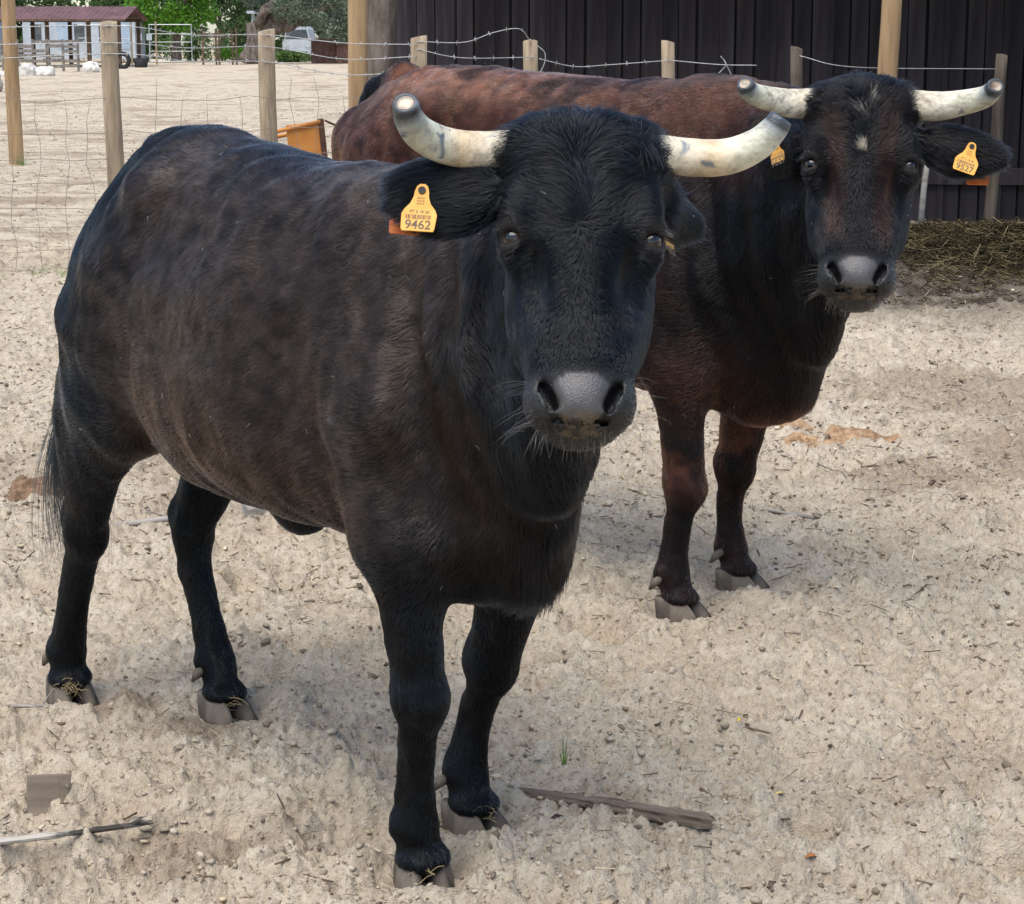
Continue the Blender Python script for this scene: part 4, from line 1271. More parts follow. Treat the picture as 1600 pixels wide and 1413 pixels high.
MAT['net'] = simple_mat('rusty net wire', (.14, .115, .095), (.30, .26, .22), 60, .6, bs=0, metal=.2)
build_ground()
soil_clods(22000, np.random.default_rng(61))
litter(42000, np.random.default_rng(62))
print('ground', time.time() - T0)
# ------------------------------------------------------------------ barn of upright boards, with an unseen overhang added to shade its wall
def barn():
    C0 = Vector((-.48, 17.8, 0)); dR = Vector((.9925, -.122, 0)); dL = Vector((-.62, .785, 0))
    root = empty('barn', C0)
    tag(root, 'dark brown barn of upright boards with an added unseen roof overhang', 'barn')
    H_ = 3.1
    bm_ = MB().box((0, 0, H_ / 2 + .02), (.138, .022, H_)); board_me = mesh_np('board', bm_.v, bm_.f, False)
    bt_ = MB().box((0, 0, H_ / 2 + .02), (.045, .018, H_)); batten_me = mesh_np('batten', bt_.v, bt_.f, False)
    rr = np.random.default_rng(3)
    mats = [simple_mat('tarred barn board %d' % i, tuple(q * s for q in (.018, .014, .0155)), tuple(q * s for q in (.046, .037, .039)), 7, .8, stretch=(1.5, 1.5, .12), bs=.35, bd=.005, spec=.2) for i, s in enumerate((.75, 1.0, 1.3))]
    bms = []
    for mt in mats:
        q = board_me.copy(); q.materials.append(mt); bms.append(q)
    batten_me.materials.append(mats[1])
    def wall(d, n, step, out):
        ang = math.atan2(d.y, d.x)
        for i in range(n):
            p = d * (step * (i + .5))
            b = obj('board', bms[int(rr.integers(0, 3))], None, root)
            b.location = p + out * float(rr.uniform(-.004, .010)); b.rotation_euler = (0, float(rr.normal(0, .0022)), ang)
            if i % 3 == 1 and d is dR:
                t = obj('batten', batten_me, None, root)
                t.location = p + d * (step * .5) + out * .032; t.rotation_euler = (0, float(rr.normal(0, .002)), ang)
    wall(dR, 62, .158, Vector((-.122, -.9925, 0)))
    wall(dL, 8, .139, Vector((-.785, -.62, 0)))
    # dark lining behind the gaps, closed sides and back
    q = MB()
    inn = Vector((.122, .9925, 0)) * .03
    c = [Vector((0, 0, 0)) + inn, dR * 9.8 + inn, dR * 9.8 + dL * 1.10, dL * 1.10 + Vector((.785, .62, 0)) * .03]
    v = [p + Vector((0, 0, z)) for z in (0, H_) for p in c]
    q.add(v, [(i, (i + 1) % 4, 4 + (i + 1) % 4, 4 + i) for i in range(4)])
    q.build('lining', mats[0], root)
    # roof out of view; overhang added to shade the right-hand wall
    o = Vector((-.122, -.9925, 0))
    r = MB()
    e0, e1 = -dR * .35 + o * 1.0, dR * 10.2 + o * 3.4
    top = [-dR * .2 + o * .9 + Vector((0, 0, 2.85)), dR * 10.2 + o * 3.2 + Vector((0, 0, 2.55)), dR * 10.2 + dL * 1.3 + Vector((0, 0, 4.0)), dL * 1.3 - dR * .3 + Vector((0, 0, 4.0))]
    r.add(top + [p + Vector((0, 0, .09)) for p in top], [(3, 2, 1, 0), (4, 5, 6, 7)] + [(i, (i + 1) % 4, 4 + (i + 1) % 4, 4 + i) for i in range(4)])
    r.build('roof', simple_mat('rusty roof sheet', (.12, .06, .045), (.22, .12, .09), 4, .7), root)
    rail = MB().box(dR * 4.9 + o * .055 + Vector((0, 0, .42)), (4.2, .04, .14), Matrix.Rotation(math.atan2(dR.y, dR.x), 3, 'Z'))
    rail.build('rail', mats[2], root)
    return root
barn()

def round_post(name, x, y, top, rad, mat, label, cat, lean=(0, 0), seed=0, group=None, parent=None, n=14, flat_top=True):
    rg = np.random.default_rng(seed + 100)
    zs = np.linspace(-.25, top - ground_at(x, y), 9)
    m = MB(); v = []
    for i, z in enumerate(zs):
        for k in range(n):
            a = 2 * math.pi * k / n
            r = rad * (1 + .05 * math.sin(2 * a + seed) + .025 * math.sin(5 * a + seed * 2 + i * .4)) * (1.06 - .08 * i / 8)
            v.append((r * math.cos(a) + lean[0] * z + .006 * math.sin(i * .9 + seed), r * math.sin(a) + lean[1] * z, z + (.012 * math.cos(a + seed) if i == 8 else 0)))
    v.append((lean[0] * zs[-1], lean[1] * zs[-1], zs[-1] + .004))
    f = [(i * n + k, i * n + (k + 1) % n, (i + 1) * n + (k + 1) % n, (i + 1) * n + k) for i in range(8) for k in range(n)]
    f += [(8 * n + k, 8 * n + (k + 1) % n, 9 * n) for k in range(n)]
    m.add(v, f)
    o = m.build(name, mat, parent, True)
    o.location = (x, y, ground_at(x, y))
    for p in o.data.polygons:
        if len(p.vertices) == 3: p.use_smooth = False
    if label: tag(o, label, cat, group)
    return o

# tall poles that stand alone
round_post('pole', -6.1, 25.4, 3.6, .082, MAT['wood_pole'], 'tall reddish brown wooden pole beyond the wire fence, at the frame edge', 'pole', seed=1)
round_post('pole', -1.07, 14.55, 3.4, .064, MAT['wood_pole'], 'tall tan wooden pole in front of the gnarled trunk at the barn corner', 'pole', seed=2)
round_post('pole', 2.66, 14.9, 2.75, .070, MAT['wood_pole'], 'tall smooth tan pole rising behind the head of the reddish bull', 'pole', lean=(.02, 0), seed=3)

MAT['wood_shaded'] = simple_mat('shaded weathered post', (.045, .036, .028), (.12, .095, .07), 14, .9, stretch=(1, 1, .12), bs=.6, bd=.008)  # post wood again, shade on the right-hand posts put into its colour
_b = MB(); _d = Vector((.25, .2, 1)).normalized() * .017; _e = Vector((.3, .9, .35)).normalized() * .017
_b.tube([-_d, Vector((.002, 0, 0)), _d], .0022, 4); _b.tube([-_e, Vector((.002, 0, 0)), _e], .0022, 4)
BARB = mesh_np('barb', _b.v, _b.f); BARB.materials.append(MAT['wire'])
# ------------------------------------------------------------------ wire fence along the paddock
def fence():
    root = empty('wire_fence', (-2.63, 13.7, 0))
    tag(root, 'barbed wire and net fence on short round posts behind the bulls', 'fence')
    def W(p): return Vector(p) - root.location
    P = []
    spec = [(-5.35, 13.4, 1.66, .062), (-2.635, 13.7, 1.66, .060), (-1.655, 14.2, 1.61, .059), (-.650, 14.35, 1.565, .057), (.140, 14.7, 1.535, .050), (1.135, 15.0, 1.53, .047), (2.08, 15.15, 1.49, .045), (3.60, 15.5, 1.43, .045)]
    for i, (x, y, t, r) in enumerate(spec):
        o = round_post('post', x, y, t, r, MAT['wood_post'] if i < 6 else MAT['wood_shaded'], None, None, lean=(random.uniform(-.012, .012) if i < 7 else .035, 0), seed=10 + i)
        o.location = W((x, y, ground_at(x, y))); o.parent = root
        P.append(Vector((x, y - r - .004, t)))
    st = MB().tube([(0, 0, -.1), (.02, 0, .35), (.055, 0, .72)], [.024, .023, .02], 8)
    st.build('stake', MAT['wood_grey'], root, True, loc=W((3.03, 15.25, ground_at(3.03, 15.25))))
    def barbed(pts, name='barbed_wire', barbs=True):
        pts = [Vector(p) for p in pts]
        Q = spline([tuple(p) for p in pts], max(12, len(pts) * 8))
        m = MB(); m.tube([W(q) for q in Q], .0030, 5)
        wo = m.build(name, MAT['wire'], root, True)
        if barbs:
            acc = 0
            for i in range(1, len(Q)):
                acc += np.linalg.norm(Q[i] - Q[i - 1])
                if acc > .115:
                    acc = 0; q = W(Q[i])
                    o = obj('barb', BARB, None, wo); o.location = q; o.rotation_euler = (random.uniform(0, 6), random.uniform(-.5, .5), random.uniform(-.6, .6))
    def run(drops, i0, i1, **k):
        pts = []
        for i in range(i0, i1 + 1):
            a = P[i]; pts.append((a.x, a.y, a.z - drops[i - i0]))
            if i < i1:
                b = P[i + 1]; mid = (a + b) / 2; s = random.uniform(.02, .05)
                pts.append((mid.x, mid.y, mid.z - (drops[i - i0] + drops[i + 1 - i0]) / 2 - s))
        barbed(pts, **k)
    run([.02, .02, .03, .05], 0, 3)
    run([.12, .13, .11, .13], 0, 3)
    run([.24, .20, .21, .24, .29], 0, 4)
    # the slack strand that bows up and the loop that hangs from the next post
    a, b = P[3], P[4]
    barbed([(a.x, a.y, a.z - .03), (a.x + .32, a.y + .1, a.z - .035), (a.x + .52, a.y + .2, a.z + .03), (a.x + .70, a.y + .27, a.z + .055), (b.x - .01, b.y, b.z + .0)])
    barbed([(a.x, a.y, a.z - .08), (a.x + .30, a.y + .1, a.z - .14), (b.x, b.y, b.z - .11)])
    barbed([(b.x + .04, b.y, b.z - .03), (b.x + .09, b.y, b.z - .08), (b.x + .085, b.y, b.z - .16), (b.x + .04, b.y, b.z - .24)], barbs=False)
    c = P[5]
    barbed([(b.x + .05, b.y, b.z - .12), (b.x + .30, b.y + .1, b.z - .175), (b.x + .55, b.y + .2, b.z - .165), (c.x, c.y, c.z - .13)])
    d = P[6]
    barbed([(c.x, c.y, c.z - .13), (c.x + .35, c.y, c.z - .16), (c.x + .62, c.y, c.z - .165)], barbs=False)
    barbed([(c.x + .36, c.y, c.z - .10), (c.x + .40, c.y, c.z - .16), (c.x + .34, c.y, c.z - .24), (c.x + .44, c.y, c.z - .25), (c.x + .38, c.y, c.z - .12)], barbs=False)
    e = P[7]
    barbed([(d.x, d.y, d.z - .06), (d.x + .4, d.y, d.z - .14), (e.x, e.y, e.z - .10)], barbs=False)
    # woven net below, as far as the fourth post
    def top_at(x):
        for i in range(3):
            if P[i].x <= x <= P[i + 1].x:
                t = (x - P[i].x) / (P[i + 1].x - P[i].x); q = P[i].lerp(P[i + 1], t); return q
        return P[3]
    for h_ in (1.16, .95, .78, .62, .46, .32, .18, .06):
        pts = []
        for x in np.linspace(P[0].x, P[3].x, 26):
            q = top_at(x); pts.append(W((q.x, q.y + .003, h_ + random.uniform(-.018, .018))))
        MB().tube(pts, .0019, 4).build('net_wire', MAT['net'], root, True)
    x = P[0].x + .05
    while x < P[3].x:
        q = top_at(x); off = 0; pts = []
        for h_ in np.linspace(1.30 if random.random() < .3 else 1.17, .04, 9):
            off = off * .6 + random.uniform(-.030, .030); pts.append(W((x + off, q.y + .002 + random.uniform(-.006, .006), h_)))
        MB().tube(pts, .0016, 4).build('net_wire', MAT['net'], root, True)
        x += random.uniform(.14, .21)
    return root
fence()

# ------------------------------------------------------------------ foliage helper: leaf clumps spread through a crown
def leaf_cloud(centers, radii, n, size, rng, droop=.3, flat=.9):
    """n leaf quads in ellipsoids; returns verts, faces"""
    k = rng.choice(len(centers), n, p=np.array([r[0] * r[1] * r[2] for r in radii]) / sum(r[0] * r[1] * r[2] for r in radii))
    C = np.array(centers)[k]; Rr = np.array(radii)[k]
    d = unit(rng.normal(size=(n, 3))); rad = rng.random(n) ** .42
    p = C + d * Rr * rad[:, None]
    t = unit(d + rng.normal(0, .7, (n, 3)) + np.array((0, 0, -droop))); s = unit(np.cross(t, rng.normal(size=(n, 3))))
    L = size * rng.uniform(.6, 1.4, n)[:, None]; Wd = L * .38
    v = np.stack([p - t * L * .5, p + s * Wd * .5, p + t * L * .5, p - s * Wd * .5], 1).reshape(-1, 3)
    f = np.arange(n * 4).reshape(-1, 4)
    return v, f

def leaf_mat(name, c1, c2):
    m, nt, b = new_mat(name)
    n = noise_node(nt, 1.4, 5, .65)
    r = ramp(nt, n.outputs['Fac'], [(.33, c1), (.66, c2)])
    nt.links.new(r.outputs['Color'], b.inputs['Base Color'])
    b.inputs['Roughness'].default_value = .6; b.inputs['Specular IOR Level'].default_value = .25
    b.inputs['Transmission Weight'].default_value = 0
    tr = nt.nodes.new('ShaderNodeBsdfTranslucent'); nt.links.new(r.outputs['Color'], tr.inputs['Color'])
    mx = nt.nodes.new('ShaderNodeMixShader'); mx.inputs['Fac'].default_value = .3
    out = nt.nodes['Material Output']
    nt.links.new(b.outputs['BSDF'], mx.inputs[1]); nt.links.new(tr.outputs['BSDF'], mx.inputs[2]); nt.links.new(mx.outputs['Shader'], out.inputs['Surface'])
    return m
MAT['leaf_bright'] = leaf_mat('bright leaves', (.06, .17, .015), (.17, .36, .035))
MAT['leaf_olive'] = leaf_mat('olive leaves', (.075, .105, .070), (.20, .24, .165))
MAT['leaf_dark'] = leaf_mat('dark leaves', (.030, .065, .022), (.10, .16, .055))
MAT['leaf_mid'] = leaf_mat('mid green leaves', (.055, .115, .03), (.15, .24, .07))
MAT['grass'] = leaf_mat('grass blades', (.07, .16, .03), (.20, .33, .08))
MAT['bark'] = simple_mat('gnarled bark', (.050, .038, .030), (.20, .16, .13), 9, .95, stretch=(1, 1, .25), bs=1.0, bd=.03)

def tree(label, x, y, trunk_h, trunk_r, crown, n, size, mat, seed, limbs=4, lean=0.0, name='tree', group=None):
    """crown: list of (dx, dy, z, rx, ry, rz)"""
    rg = np.random.default_rng(seed); random.seed(seed)
    root = empty(name, (x, y, ground_at(x, y) - .02)); tag(root, label, 'tree', group)
    m = MB()
    pts = [(lean * t * trunk_h + .06 * trunk_r * 10 * math.sin(t * 5 + seed) * .3, .0, t * trunk_h) for t in np.linspace(0, 1, 7)]
    m.tube(pts, [trunk_r * (1.5 - .9 * t if t < .25 else 1.28 - .38 * t) for t in np.linspace(0, 1, 7)], 12, noise=.10)
    tip = Vector(pts[-1])
    for k in range(limbs):
        c = crown[k % len(crown)]
        e = Vector((c[0], c[1], c[2])); mid = tip.lerp(e, .5) + Vector((random.uniform(-.3, .3), random.uniform(-.2, .2), random.uniform(-.3, .1))) * trunk_r * 4
        m.tube([tip - Vector((0, 0, trunk_r)), mid, e], [trunk_r * .75, trunk_r * .45, trunk_r * .15], 8, noise=.1)
    m.build('trunk', MAT['bark'], root, True)
    v, f = leaf_cloud([c[:3] for c in crown], [c[3:] for c in crown], n, size, rg)
    cr = obj('crown', mesh_np('crown', v, f, False), mat, root)
    return root

def blobs(n, cx, cz, w, h, seed, dep=1.0, r=(.5, 1.0)):
    rg = np.random.default_rng(seed); out = []
    for _ in range(n):
        k = rg.uniform(*r); out.append((cx + rg.uniform(-w, w), rg.uniform(-dep, dep), cz + rg.uniform(-h, h), k, k, k * rg.uniform(.6, .95)))
    return out
# ------------------------------------------------------------------ trees
tree('gnarled grey tree trunk close behind the tan pole at the barn corner', -1.08, 16.2, 2.6, .125, [(-.8, .3, 4.0, 1.2, 1.1, .8), (.6, .5, 4.3, 1.1, 1.0, .8), (0, .9, 4.8, 1.2, 1.0, .7)], 3000, .09, MAT['leaf_olive'], 41, 3, lean=.03)
tree('bright green leafy tree behind the metal gate', -18.0, 112, 2.2, .22, blobs(16, 0, 3.4, 1.9, 1.5, 1, 1.2, (.7, 1.1)), 9000, .24, MAT['leaf_bright'], 42, 4)
tree('old olive tree with thick twisted trunk left of the white van', -13.2, 106, 2.1, .50, blobs(10, 3.0, 3.3, 1.6, 1.1, 2, 1.0, (.6, 1.1)) + blobs(8, .4, 4.2, 1.6, .9, 3, 1.0, (.7, 1.1)), 8000, .20, MAT['leaf_olive'], 43, 6, lean=.12)
far = [(-30.5, 128, 6.0, 'leaf_dark', 'dark tree above the red roof, farthest toward the frame edge'), (-26.5, 131, 6.4, 'leaf_mid', 'mid green tree behind the middle of the red roof'), (-23.0, 127, 6.0, 'leaf_dark', 'dark evergreen behind the end of the red roof'),
       (-16.0, 134, 5.6, 'leaf_dark', 'dark tree behind the bright green tree'), (-12.6, 138, 6.6, 'leaf_olive', 'grey green tree beyond the white pergola'), (-9.2, 132, 6.2, 'leaf_olive', 'grey green tree above the white van'), (-6.0, 129, 6.0, 'leaf_dark', 'dark tree above the brown sheds beside the barn')]
far += [(-34.0, 140, 7.5, 'leaf_mid', 'tallest mid green tree in the row behind the red roof'), (-20.0, 145, 8.0, 'leaf_dark', 'tall dark tree in the back row between roof and bright tree'), (-12.0, 150, 8.0, 'leaf_dark', 'tall dark tree in the back row behind the olive'), (-4.5, 148, 8.0, 'leaf_olive', 'tall grey green tree in the back row above the barn corner')]
for i, (x, y, h_, mt, lb) in enumerate(far):
    tree(lb, x, y, 1.6, .22, blobs(20, 0, h_ * .46, 2.6, h_ * .40, 60 + i, 1.4, (.9, 1.6)), 7500, .34, MAT[mt], 50 + i, 4, group='trees far beyond the paddock')

def bush(label, x, y, w, h_, n, size, mat, seed):
    rg = np.random.default_rng(seed)
    root = empty('shrub', (x, y, ground_at(x, y))); tag(root, label, 'shrub', 'shrubs along the far edge of the field')
    bl = [(rg.uniform(-w, w), rg.uniform(-.5, .5), h_ * rg.uniform(.25, .55), .55, .5, h_ * .45) for _ in range(int(4 + w * 3))]
    v, f = leaf_cloud([b[:3] for b in bl], [b[3:] for b in bl], n, size, rg)
    obj('foliage', mesh_np('foliage', v, f, False), mat, root)
    MB().tube([(0, 0, -.1), (.05, 0, h_ * .3), (0, 0, h_ * .6)], [.04, .03, .01], 6).build('stem', MAT['bark'], root)
for i, (x, y, w, h_, mt, lb) in enumerate([(-20.6, 113.5, 1.3, 1.9, 'leaf_mid', 'green shrub just past the end of the pallet fence'), (-17.6, 116, 1.8, 1.7, 'leaf_mid', 'wide green shrub seen through the metal gate'), (-14.9, 114, 1.2, .9, 'leaf_bright', 'low bright shrub behind the brown timber frame'),
                                           (-11.9, 112, .8, .7, 'leaf_mid', 'low shrub beside the olive trunk'), (-9.4, 111, 1.6, .55, 'leaf_dark', 'low dark shrub at the foot of the brown sheds'), (-24.5, 118, 2.2, 1.9, 'leaf_dark', 'dark shrub between the mobile homes')]):
    bush(lb, x, y, w, h_, 2600, .16, MAT[mt], 80 + i)

# ------------------------------------------------------------------ far edge of the field
MAT['white'] = simple_mat('white painted panel', (.36, .40, .43), (.50, .53, .56), 2, .5, bs=.05)
MAT['blue_grey'] = simple_mat('pale blue panel', (.30, .38, .46), (.38, .46, .55), 2, .5, bs=.05)
MAT['glass'] = simple_mat('dark window glass', (.05, .06, .07), (.10, .12, .13), 2, .1, bs=0, spec=.6)
MAT['roof_red'] = simple_mat('dull red roof sheet', (.10, .050, .050), (.17, .088, .085), 1.5, .7, bs=.2)
MAT['timber_dark'] = simple_mat('dark timber', (.07, .045, .03), (.14, .09, .06), 8, .85, stretch=(1, 1, .2), bs=.3)
MAT['pallet'] = simple_mat('grey pallet wood', (.13, .115, .10), (.26, .23, .20), 6, .9, bs=.4)
MAT['stone_white'] = simple_mat('pale limestone', (.42, .39, .34), (.74, .71, .65), 3, .9, bs=.8, bd=.06)
MAT['stone_grey'] = simple_mat('grey stone', (.22, .20, .17), (.42, .39, .34), 14, .9, bs=.7, bd=.03)
MAT['shed_brown'] = simple_mat('red brown shed boards', (.11, .055, .040), (.19, .10, .075), 5, .8, bs=.2)
MAT['galv'] = simple_mat('galvanised tube', (.36, .40, .39), (.55, .58, .57), 10, .5, bs=0, metal=.3)
MAT['rubber'] = simple_mat('black rubber', (.012, .012, .012), (.03, .03, .03), 10, .8, bs=.2)

def pavilion():
    root = empty('pavilion', (-22.2, 96, 0)); tag(root, 'open timber shelter with dull red sheet roof over white mobile homes', 'shelter')
    X0, X1 = -6.0, 4.35
    for j, yy in enumerate((0, 5.0)):
        for x in (-5.6, -3.4, -.95, .85, 2.75, 4.15):
            MB().box((x, yy, 1.1), (.17, .17, 2.2)).build('post', MAT['timber_dark'], root)
        MB().box(((X0 + X1) / 2, yy, 2.14), (X1 - X0, .12, .16)).build('beam', MAT['timber_dark'], root)
    n = 42; w = (X1 - X0 + .4) / n
    rm = MB()
    for i in range(n):
        x = X0 - .2 + i * w
        for k, (a, b) in enumerate(((0, .5), (.5, 1))):
            z0, z1 = (.0, .05) if k == 0 else (.05, 0)
            rm.add([(x + a * w, -.7, 2.10 + z0), (x + b * w, -.7, 2.10 + z1), (x + b * w, 2.6, 2.75 + z1), (x + a * w, 2.6, 2.75 + z0), (x + b * w, 5.9, 2.10 + z1), (x + a * w, 5.9, 2.10 + z0)], [(0, 1, 2, 3), (3, 2, 4, 5)])
    rm.build('roof', MAT['roof_red'], root)
    MB().box(((X0 + X1) / 2, -.72, 2.12), (X1 - X0 + .4, .04, .10)).build('fascia', MAT['timber_dark'], root)
pavilion()

def mobile_home(label, x, y, w, mat, seed, gable=False):
    root = empty('mobile_home', (x, y, 0)); tag(root, label, 'mobile home', 'mobile homes behind the red roofed shelter')
    MB().box((0, 0, 1.35), (w, 3, 2.3)).build('wall', MAT[mat], root)
    if gable:
        MB().add([], []) 
        r = MB(); r.add([(-w / 2 - .2, -1.7, 2.45), (0, -1.7, 3.1), (w / 2 + .2, -1.7, 2.45), (-w / 2 - .2, 1.7, 2.45), (0, 1.7, 3.1), (w / 2 + .2, 1.7, 2.45)], [(0, 1, 4, 3), (1, 2, 5, 4), (0, 2, 1), (3, 4, 5), (0, 3, 5, 2)])
        r.build('roof', MAT['white'], root)
    else:
        MB().box((0, 0, 2.56), (w + .3, 3.3, .10)).build('roof', MAT['white'], root)
    for k, dx in enumerate((-.30, .12, .34) if w > 3 else (-.2, .22)):
        o = MB().box((dx * w, -1.51, 1.55), (.55 if k != 1 else .75, .03, .9 if k != 1 else 1.7)).build('window' if k != 1 else 'door', MAT['glass'] if k != 1 else MAT['blue_grey'], root)
        MB().box((dx * w, -1.53, 1.55 + (.47 if k != 1 else .87)), (.7 if k != 1 else .85, .04, .06)).build('frame', MAT['white'], o)
mobile_home('small pale blue hut with white gable behind the tall brown pole', -28.1, 112, 1.9, 'blue_grey', 1, True)
mobile_home('longest white mobile home, seen between the shelter posts', -24.3, 113, 3.6, 'white', 2)
mobile_home('white mobile home at the open end of the shelter', -20.9, 111, 2.3, 'white', 3)

def pallet_fence():
    root = empty('pallet_fence', (-21.8, 86, ground_at(-21.8, 86))); tag(root, 'low grey fence of wooden pallets in front of the shelter', 'fence')
    for i, x in enumerate(np.arange(-2.6, 4.2, .62)):
        for k, z in enumerate((.22, .42, .62, .82, 1.02, 1.20)):
            if (i + k) % 7 != 5:
                MB().box((float(x), random.uniform(-.02, .02), z + random.uniform(-.02, .02)), (.60, .03, .13)).build('plank', MAT['pallet'], root)
        MB().box((float(x) + .3, .05, .65), (.09, .09, 1.3)).build('post', MAT['pallet'], root)
pallet_fence()

def rock(label, x, y, r, flat, mat, seed, name='rock', group=None, sub=3, lift=.35):
    rg = np.random.default_rng(seed)
    bm_v, bm_f = ico(); v = bm_v.copy(); f = bm_f
    for _ in range(sub):
        e = {}; nv = list(v); nf = []
        def mid(a, b):
            key = (min(a, b), max(a, b))
            if key not in e: e[key] = len(nv); q = (nv[a] + nv[b]) / 2; nv.append(q / np.linalg.norm(q))
            return e[key]
        for a, b, c in f:
            ab, bc, ca = mid(a, b), mid(b, c), mid(c, a); nf += [(a, ab, ca), (b, bc, ab), (c, ca, bc), (ab, bc, ca)]
        v = np.array(nv); f = np.array(nf)
    n = fbm(v * 1.6 + seed, 4, seed)
    v = v * (1 + .28 * n)[:, None]
    v = np.sign(v) * np.abs(v) ** .9
    v = v * np.array(r if hasattr(r, '__len__') else (r, r * .8, r * flat))
    o = obj(name, mesh_np(name, v, f), mat, None, (x, y, ground_at(x, y) + (r[2] if hasattr(r, '__len__') else r * flat) * lift), (0, 0, seed * 1.3))
    return tag(o, label, 'rock', group)
rock('large white limestone lump beside the tall brown pole', -18.1, 78, .46, .75, MAT['stone_white'], 1, group='white rocks in the far field')
rock('smaller white rock close to the large limestone lump', -17.3, 77.2, .38, .7, MAT['stone_white'], 2, group='white rocks in the far field')
rock('low white rock lying at the near side of the limestone lump', -18.7, 77.0, .30, .5, MAT['stone_white'], 3, group='white rocks in the far field')
rock('grey white rock in front of the pallet fence, behind the short post', -17.0, 84, .42, .75, MAT['stone_white'], 4, group='white rocks in the far field')
rock('dark grey boulder at the edge of the frame behind the tall brown pole', -14.4, 57, .42, 1.0, MAT['stone_grey'], 5)

def gate():
    root = empty('field_gate', (-17.0, 104, 0)); tag(root, 'galvanised tube gate with two small white signs, closing the far field', 'gate')
    W_, Ht = 2.1, 1.95
    m = MB()
    m.tube([(-W_ / 2, 0, .15), (-W_ / 2, 0, Ht), (W_ / 2, 0, Ht), (W_ / 2, 0, .15), (-W_ / 2, 0, .15)], .035, 6); m.build('gate_frame', MAT['galv'], root)
    for z in (.65, 1.1, 1.5): MB().tube([(-W_ / 2, 0, z), (W_ / 2, 0, z)], .02, 6).build('rail', MAT['galv'], root)
    for x in (-1.55, -1.05): MB().box((x, -.06, 1.35), (.27, .01, .32)).build('sign', MAT['white'], root)
    for x in (-1.95, -.72): MB().tube([(x, 0, 0), (x, 0, 2.1)], .05, 8).build('post', MAT['wood_post'], root)
    MB().tube([(-4.6, 0, 1.95), (-1.9, 0, 1.9)], .03, 6).build('rail', MAT['galv'], root)
    MB().tube([(-4.6, 0, 1.3), (-1.9, 0, 1.25)], .02, 6).build('rail', MAT['galv'], root)
gate()
def timber_frame():
    root = empty('timber_frame', (-14.5, 103, 0)); tag(root, 'brown timber posts joined by two cross rails beside the olive tree', 'frame')
    for x in (-.75, -.1, .05, .7, .9): MB().box((x, 0, .85), (.09, .09, 1.7 if x < .9 else 1.9)).build('post', MAT['timber_dark'], root)
    for z in (1.5, 1.35): MB().box((.05 if z < 1.4 else -.3, .02, z), (1.5, .06, .07)).build('rail', MAT['timber_dark'], root)
timber_frame()
def pergola():
    root = empty('pergola', (-13.6, 118, 0)); tag(root, 'small white pergola under the trees beyond the gate', 'pergola')
    for x in (-1.0, 1.0): MB().box((x, 0, 1.3), (.18, .18, 2.6)).build('post', MAT['white'], root)
    MB().box((0, 0, 2.68), (2.6, .9, .16)).build('roof', MAT['white'], root)
pergola()

def van():
    root = empty('parked_van', (-12.1, 117.5, 0)); tag(root, 'white van parked beyond the olive trunk, seen from the front', 'van')
    prof = [(-.8, .35), (-.82, 1.0), (-.72, 1.15), (-.62, 1.75), (-.5, 1.9), (.5, 1.9), (.62, 1.75), (.72, 1.15), (.82, 1.0), (.8, .35)]
    m = MB(); n = len(prof)
    m.add([(x, y, z) for y, s in ((0, 1), (3.6, 1)) for x, z in prof], [tuple(range(n - 1, -1, -1)), tuple(range(n, 2 * n))] + [(i, (i + 1) % n, n + (i + 1) % n, n + i) for i in range(n)])
    m.build('body', MAT['white'], root)
    w = MB(); w.add([(-.66, -.01, 1.2), (.66, -.01, 1.2), (.55, -.01, 1.72), (-.55, -.01, 1.72)], [(0, 1, 2, 3)]); w.build('windscreen', MAT['glass'], root)
    for s in (-1, 1):
        MB().box((s * .6, -.02, .82), (.24, .04, .16)).build('headlight', MAT['galv'], root)
        MB().tube([(s * .66, .6, .33), (s * .82, .6, .33)], .33, 16).build('wheel', MAT['rubber'], root)
    MB().box((0, -.03, .48), (1.5, .06, .16)).build('bumper', MAT['galv'], root)
van()
def shed(label, x, y, w, h_):
    root = empty('shed', (x, y, 0)); tag(root, label, 'shed', 'brown sheds beside the barn')
    n = int(w / .32)
    for i in range(n): MB().box((-w / 2 + (i + .5) * w / n, random.uniform(-.01, .01), h_ / 2), (w / n - .02, .05, h_)).build('board', MAT['shed_brown'], root)
    MB().box((0, .9, h_ / 2 - .03), (w - .06, 1.7, h_ - .06)).build('wall', MAT['shed_brown'], root)
    MB().box((0, .85, h_ + .06), (w + .2, 2.1, .08)).build('roof', MAT['timber_dark'], root)
shed('brown boarded shed beyond the fence, nearer the white van', -9.75, 108, 1.3, 1.15)
shed('brown boarded shed beyond the fence, nearer the barn', -8.35, 107.5, 1.4, .95)
def tyre():
    n, k = 20, 8; v = []
    for i in range(n):
        a = 2 * math.pi * i / n
        for j in range(k):
            b = 2 * math.pi * j / k; r = .30 + .10 * math.cos(b); v.append((r * math.cos(a), .09 * math.sin(b), r * math.sin(a)))
    f = [(i * k + j, ((i + 1) % n) * k + j, ((i + 1) % n) * k + (j + 1) % k, i * k + (j + 1) % k) for i in range(n) for j in range(k)]
    tag(obj('tyre', mesh_np('tyre', v, f), MAT['rubber'], None, (-17.2, 92, .36)), 'black tyre standing upright behind the short fence post', 'tyre')
tyre()
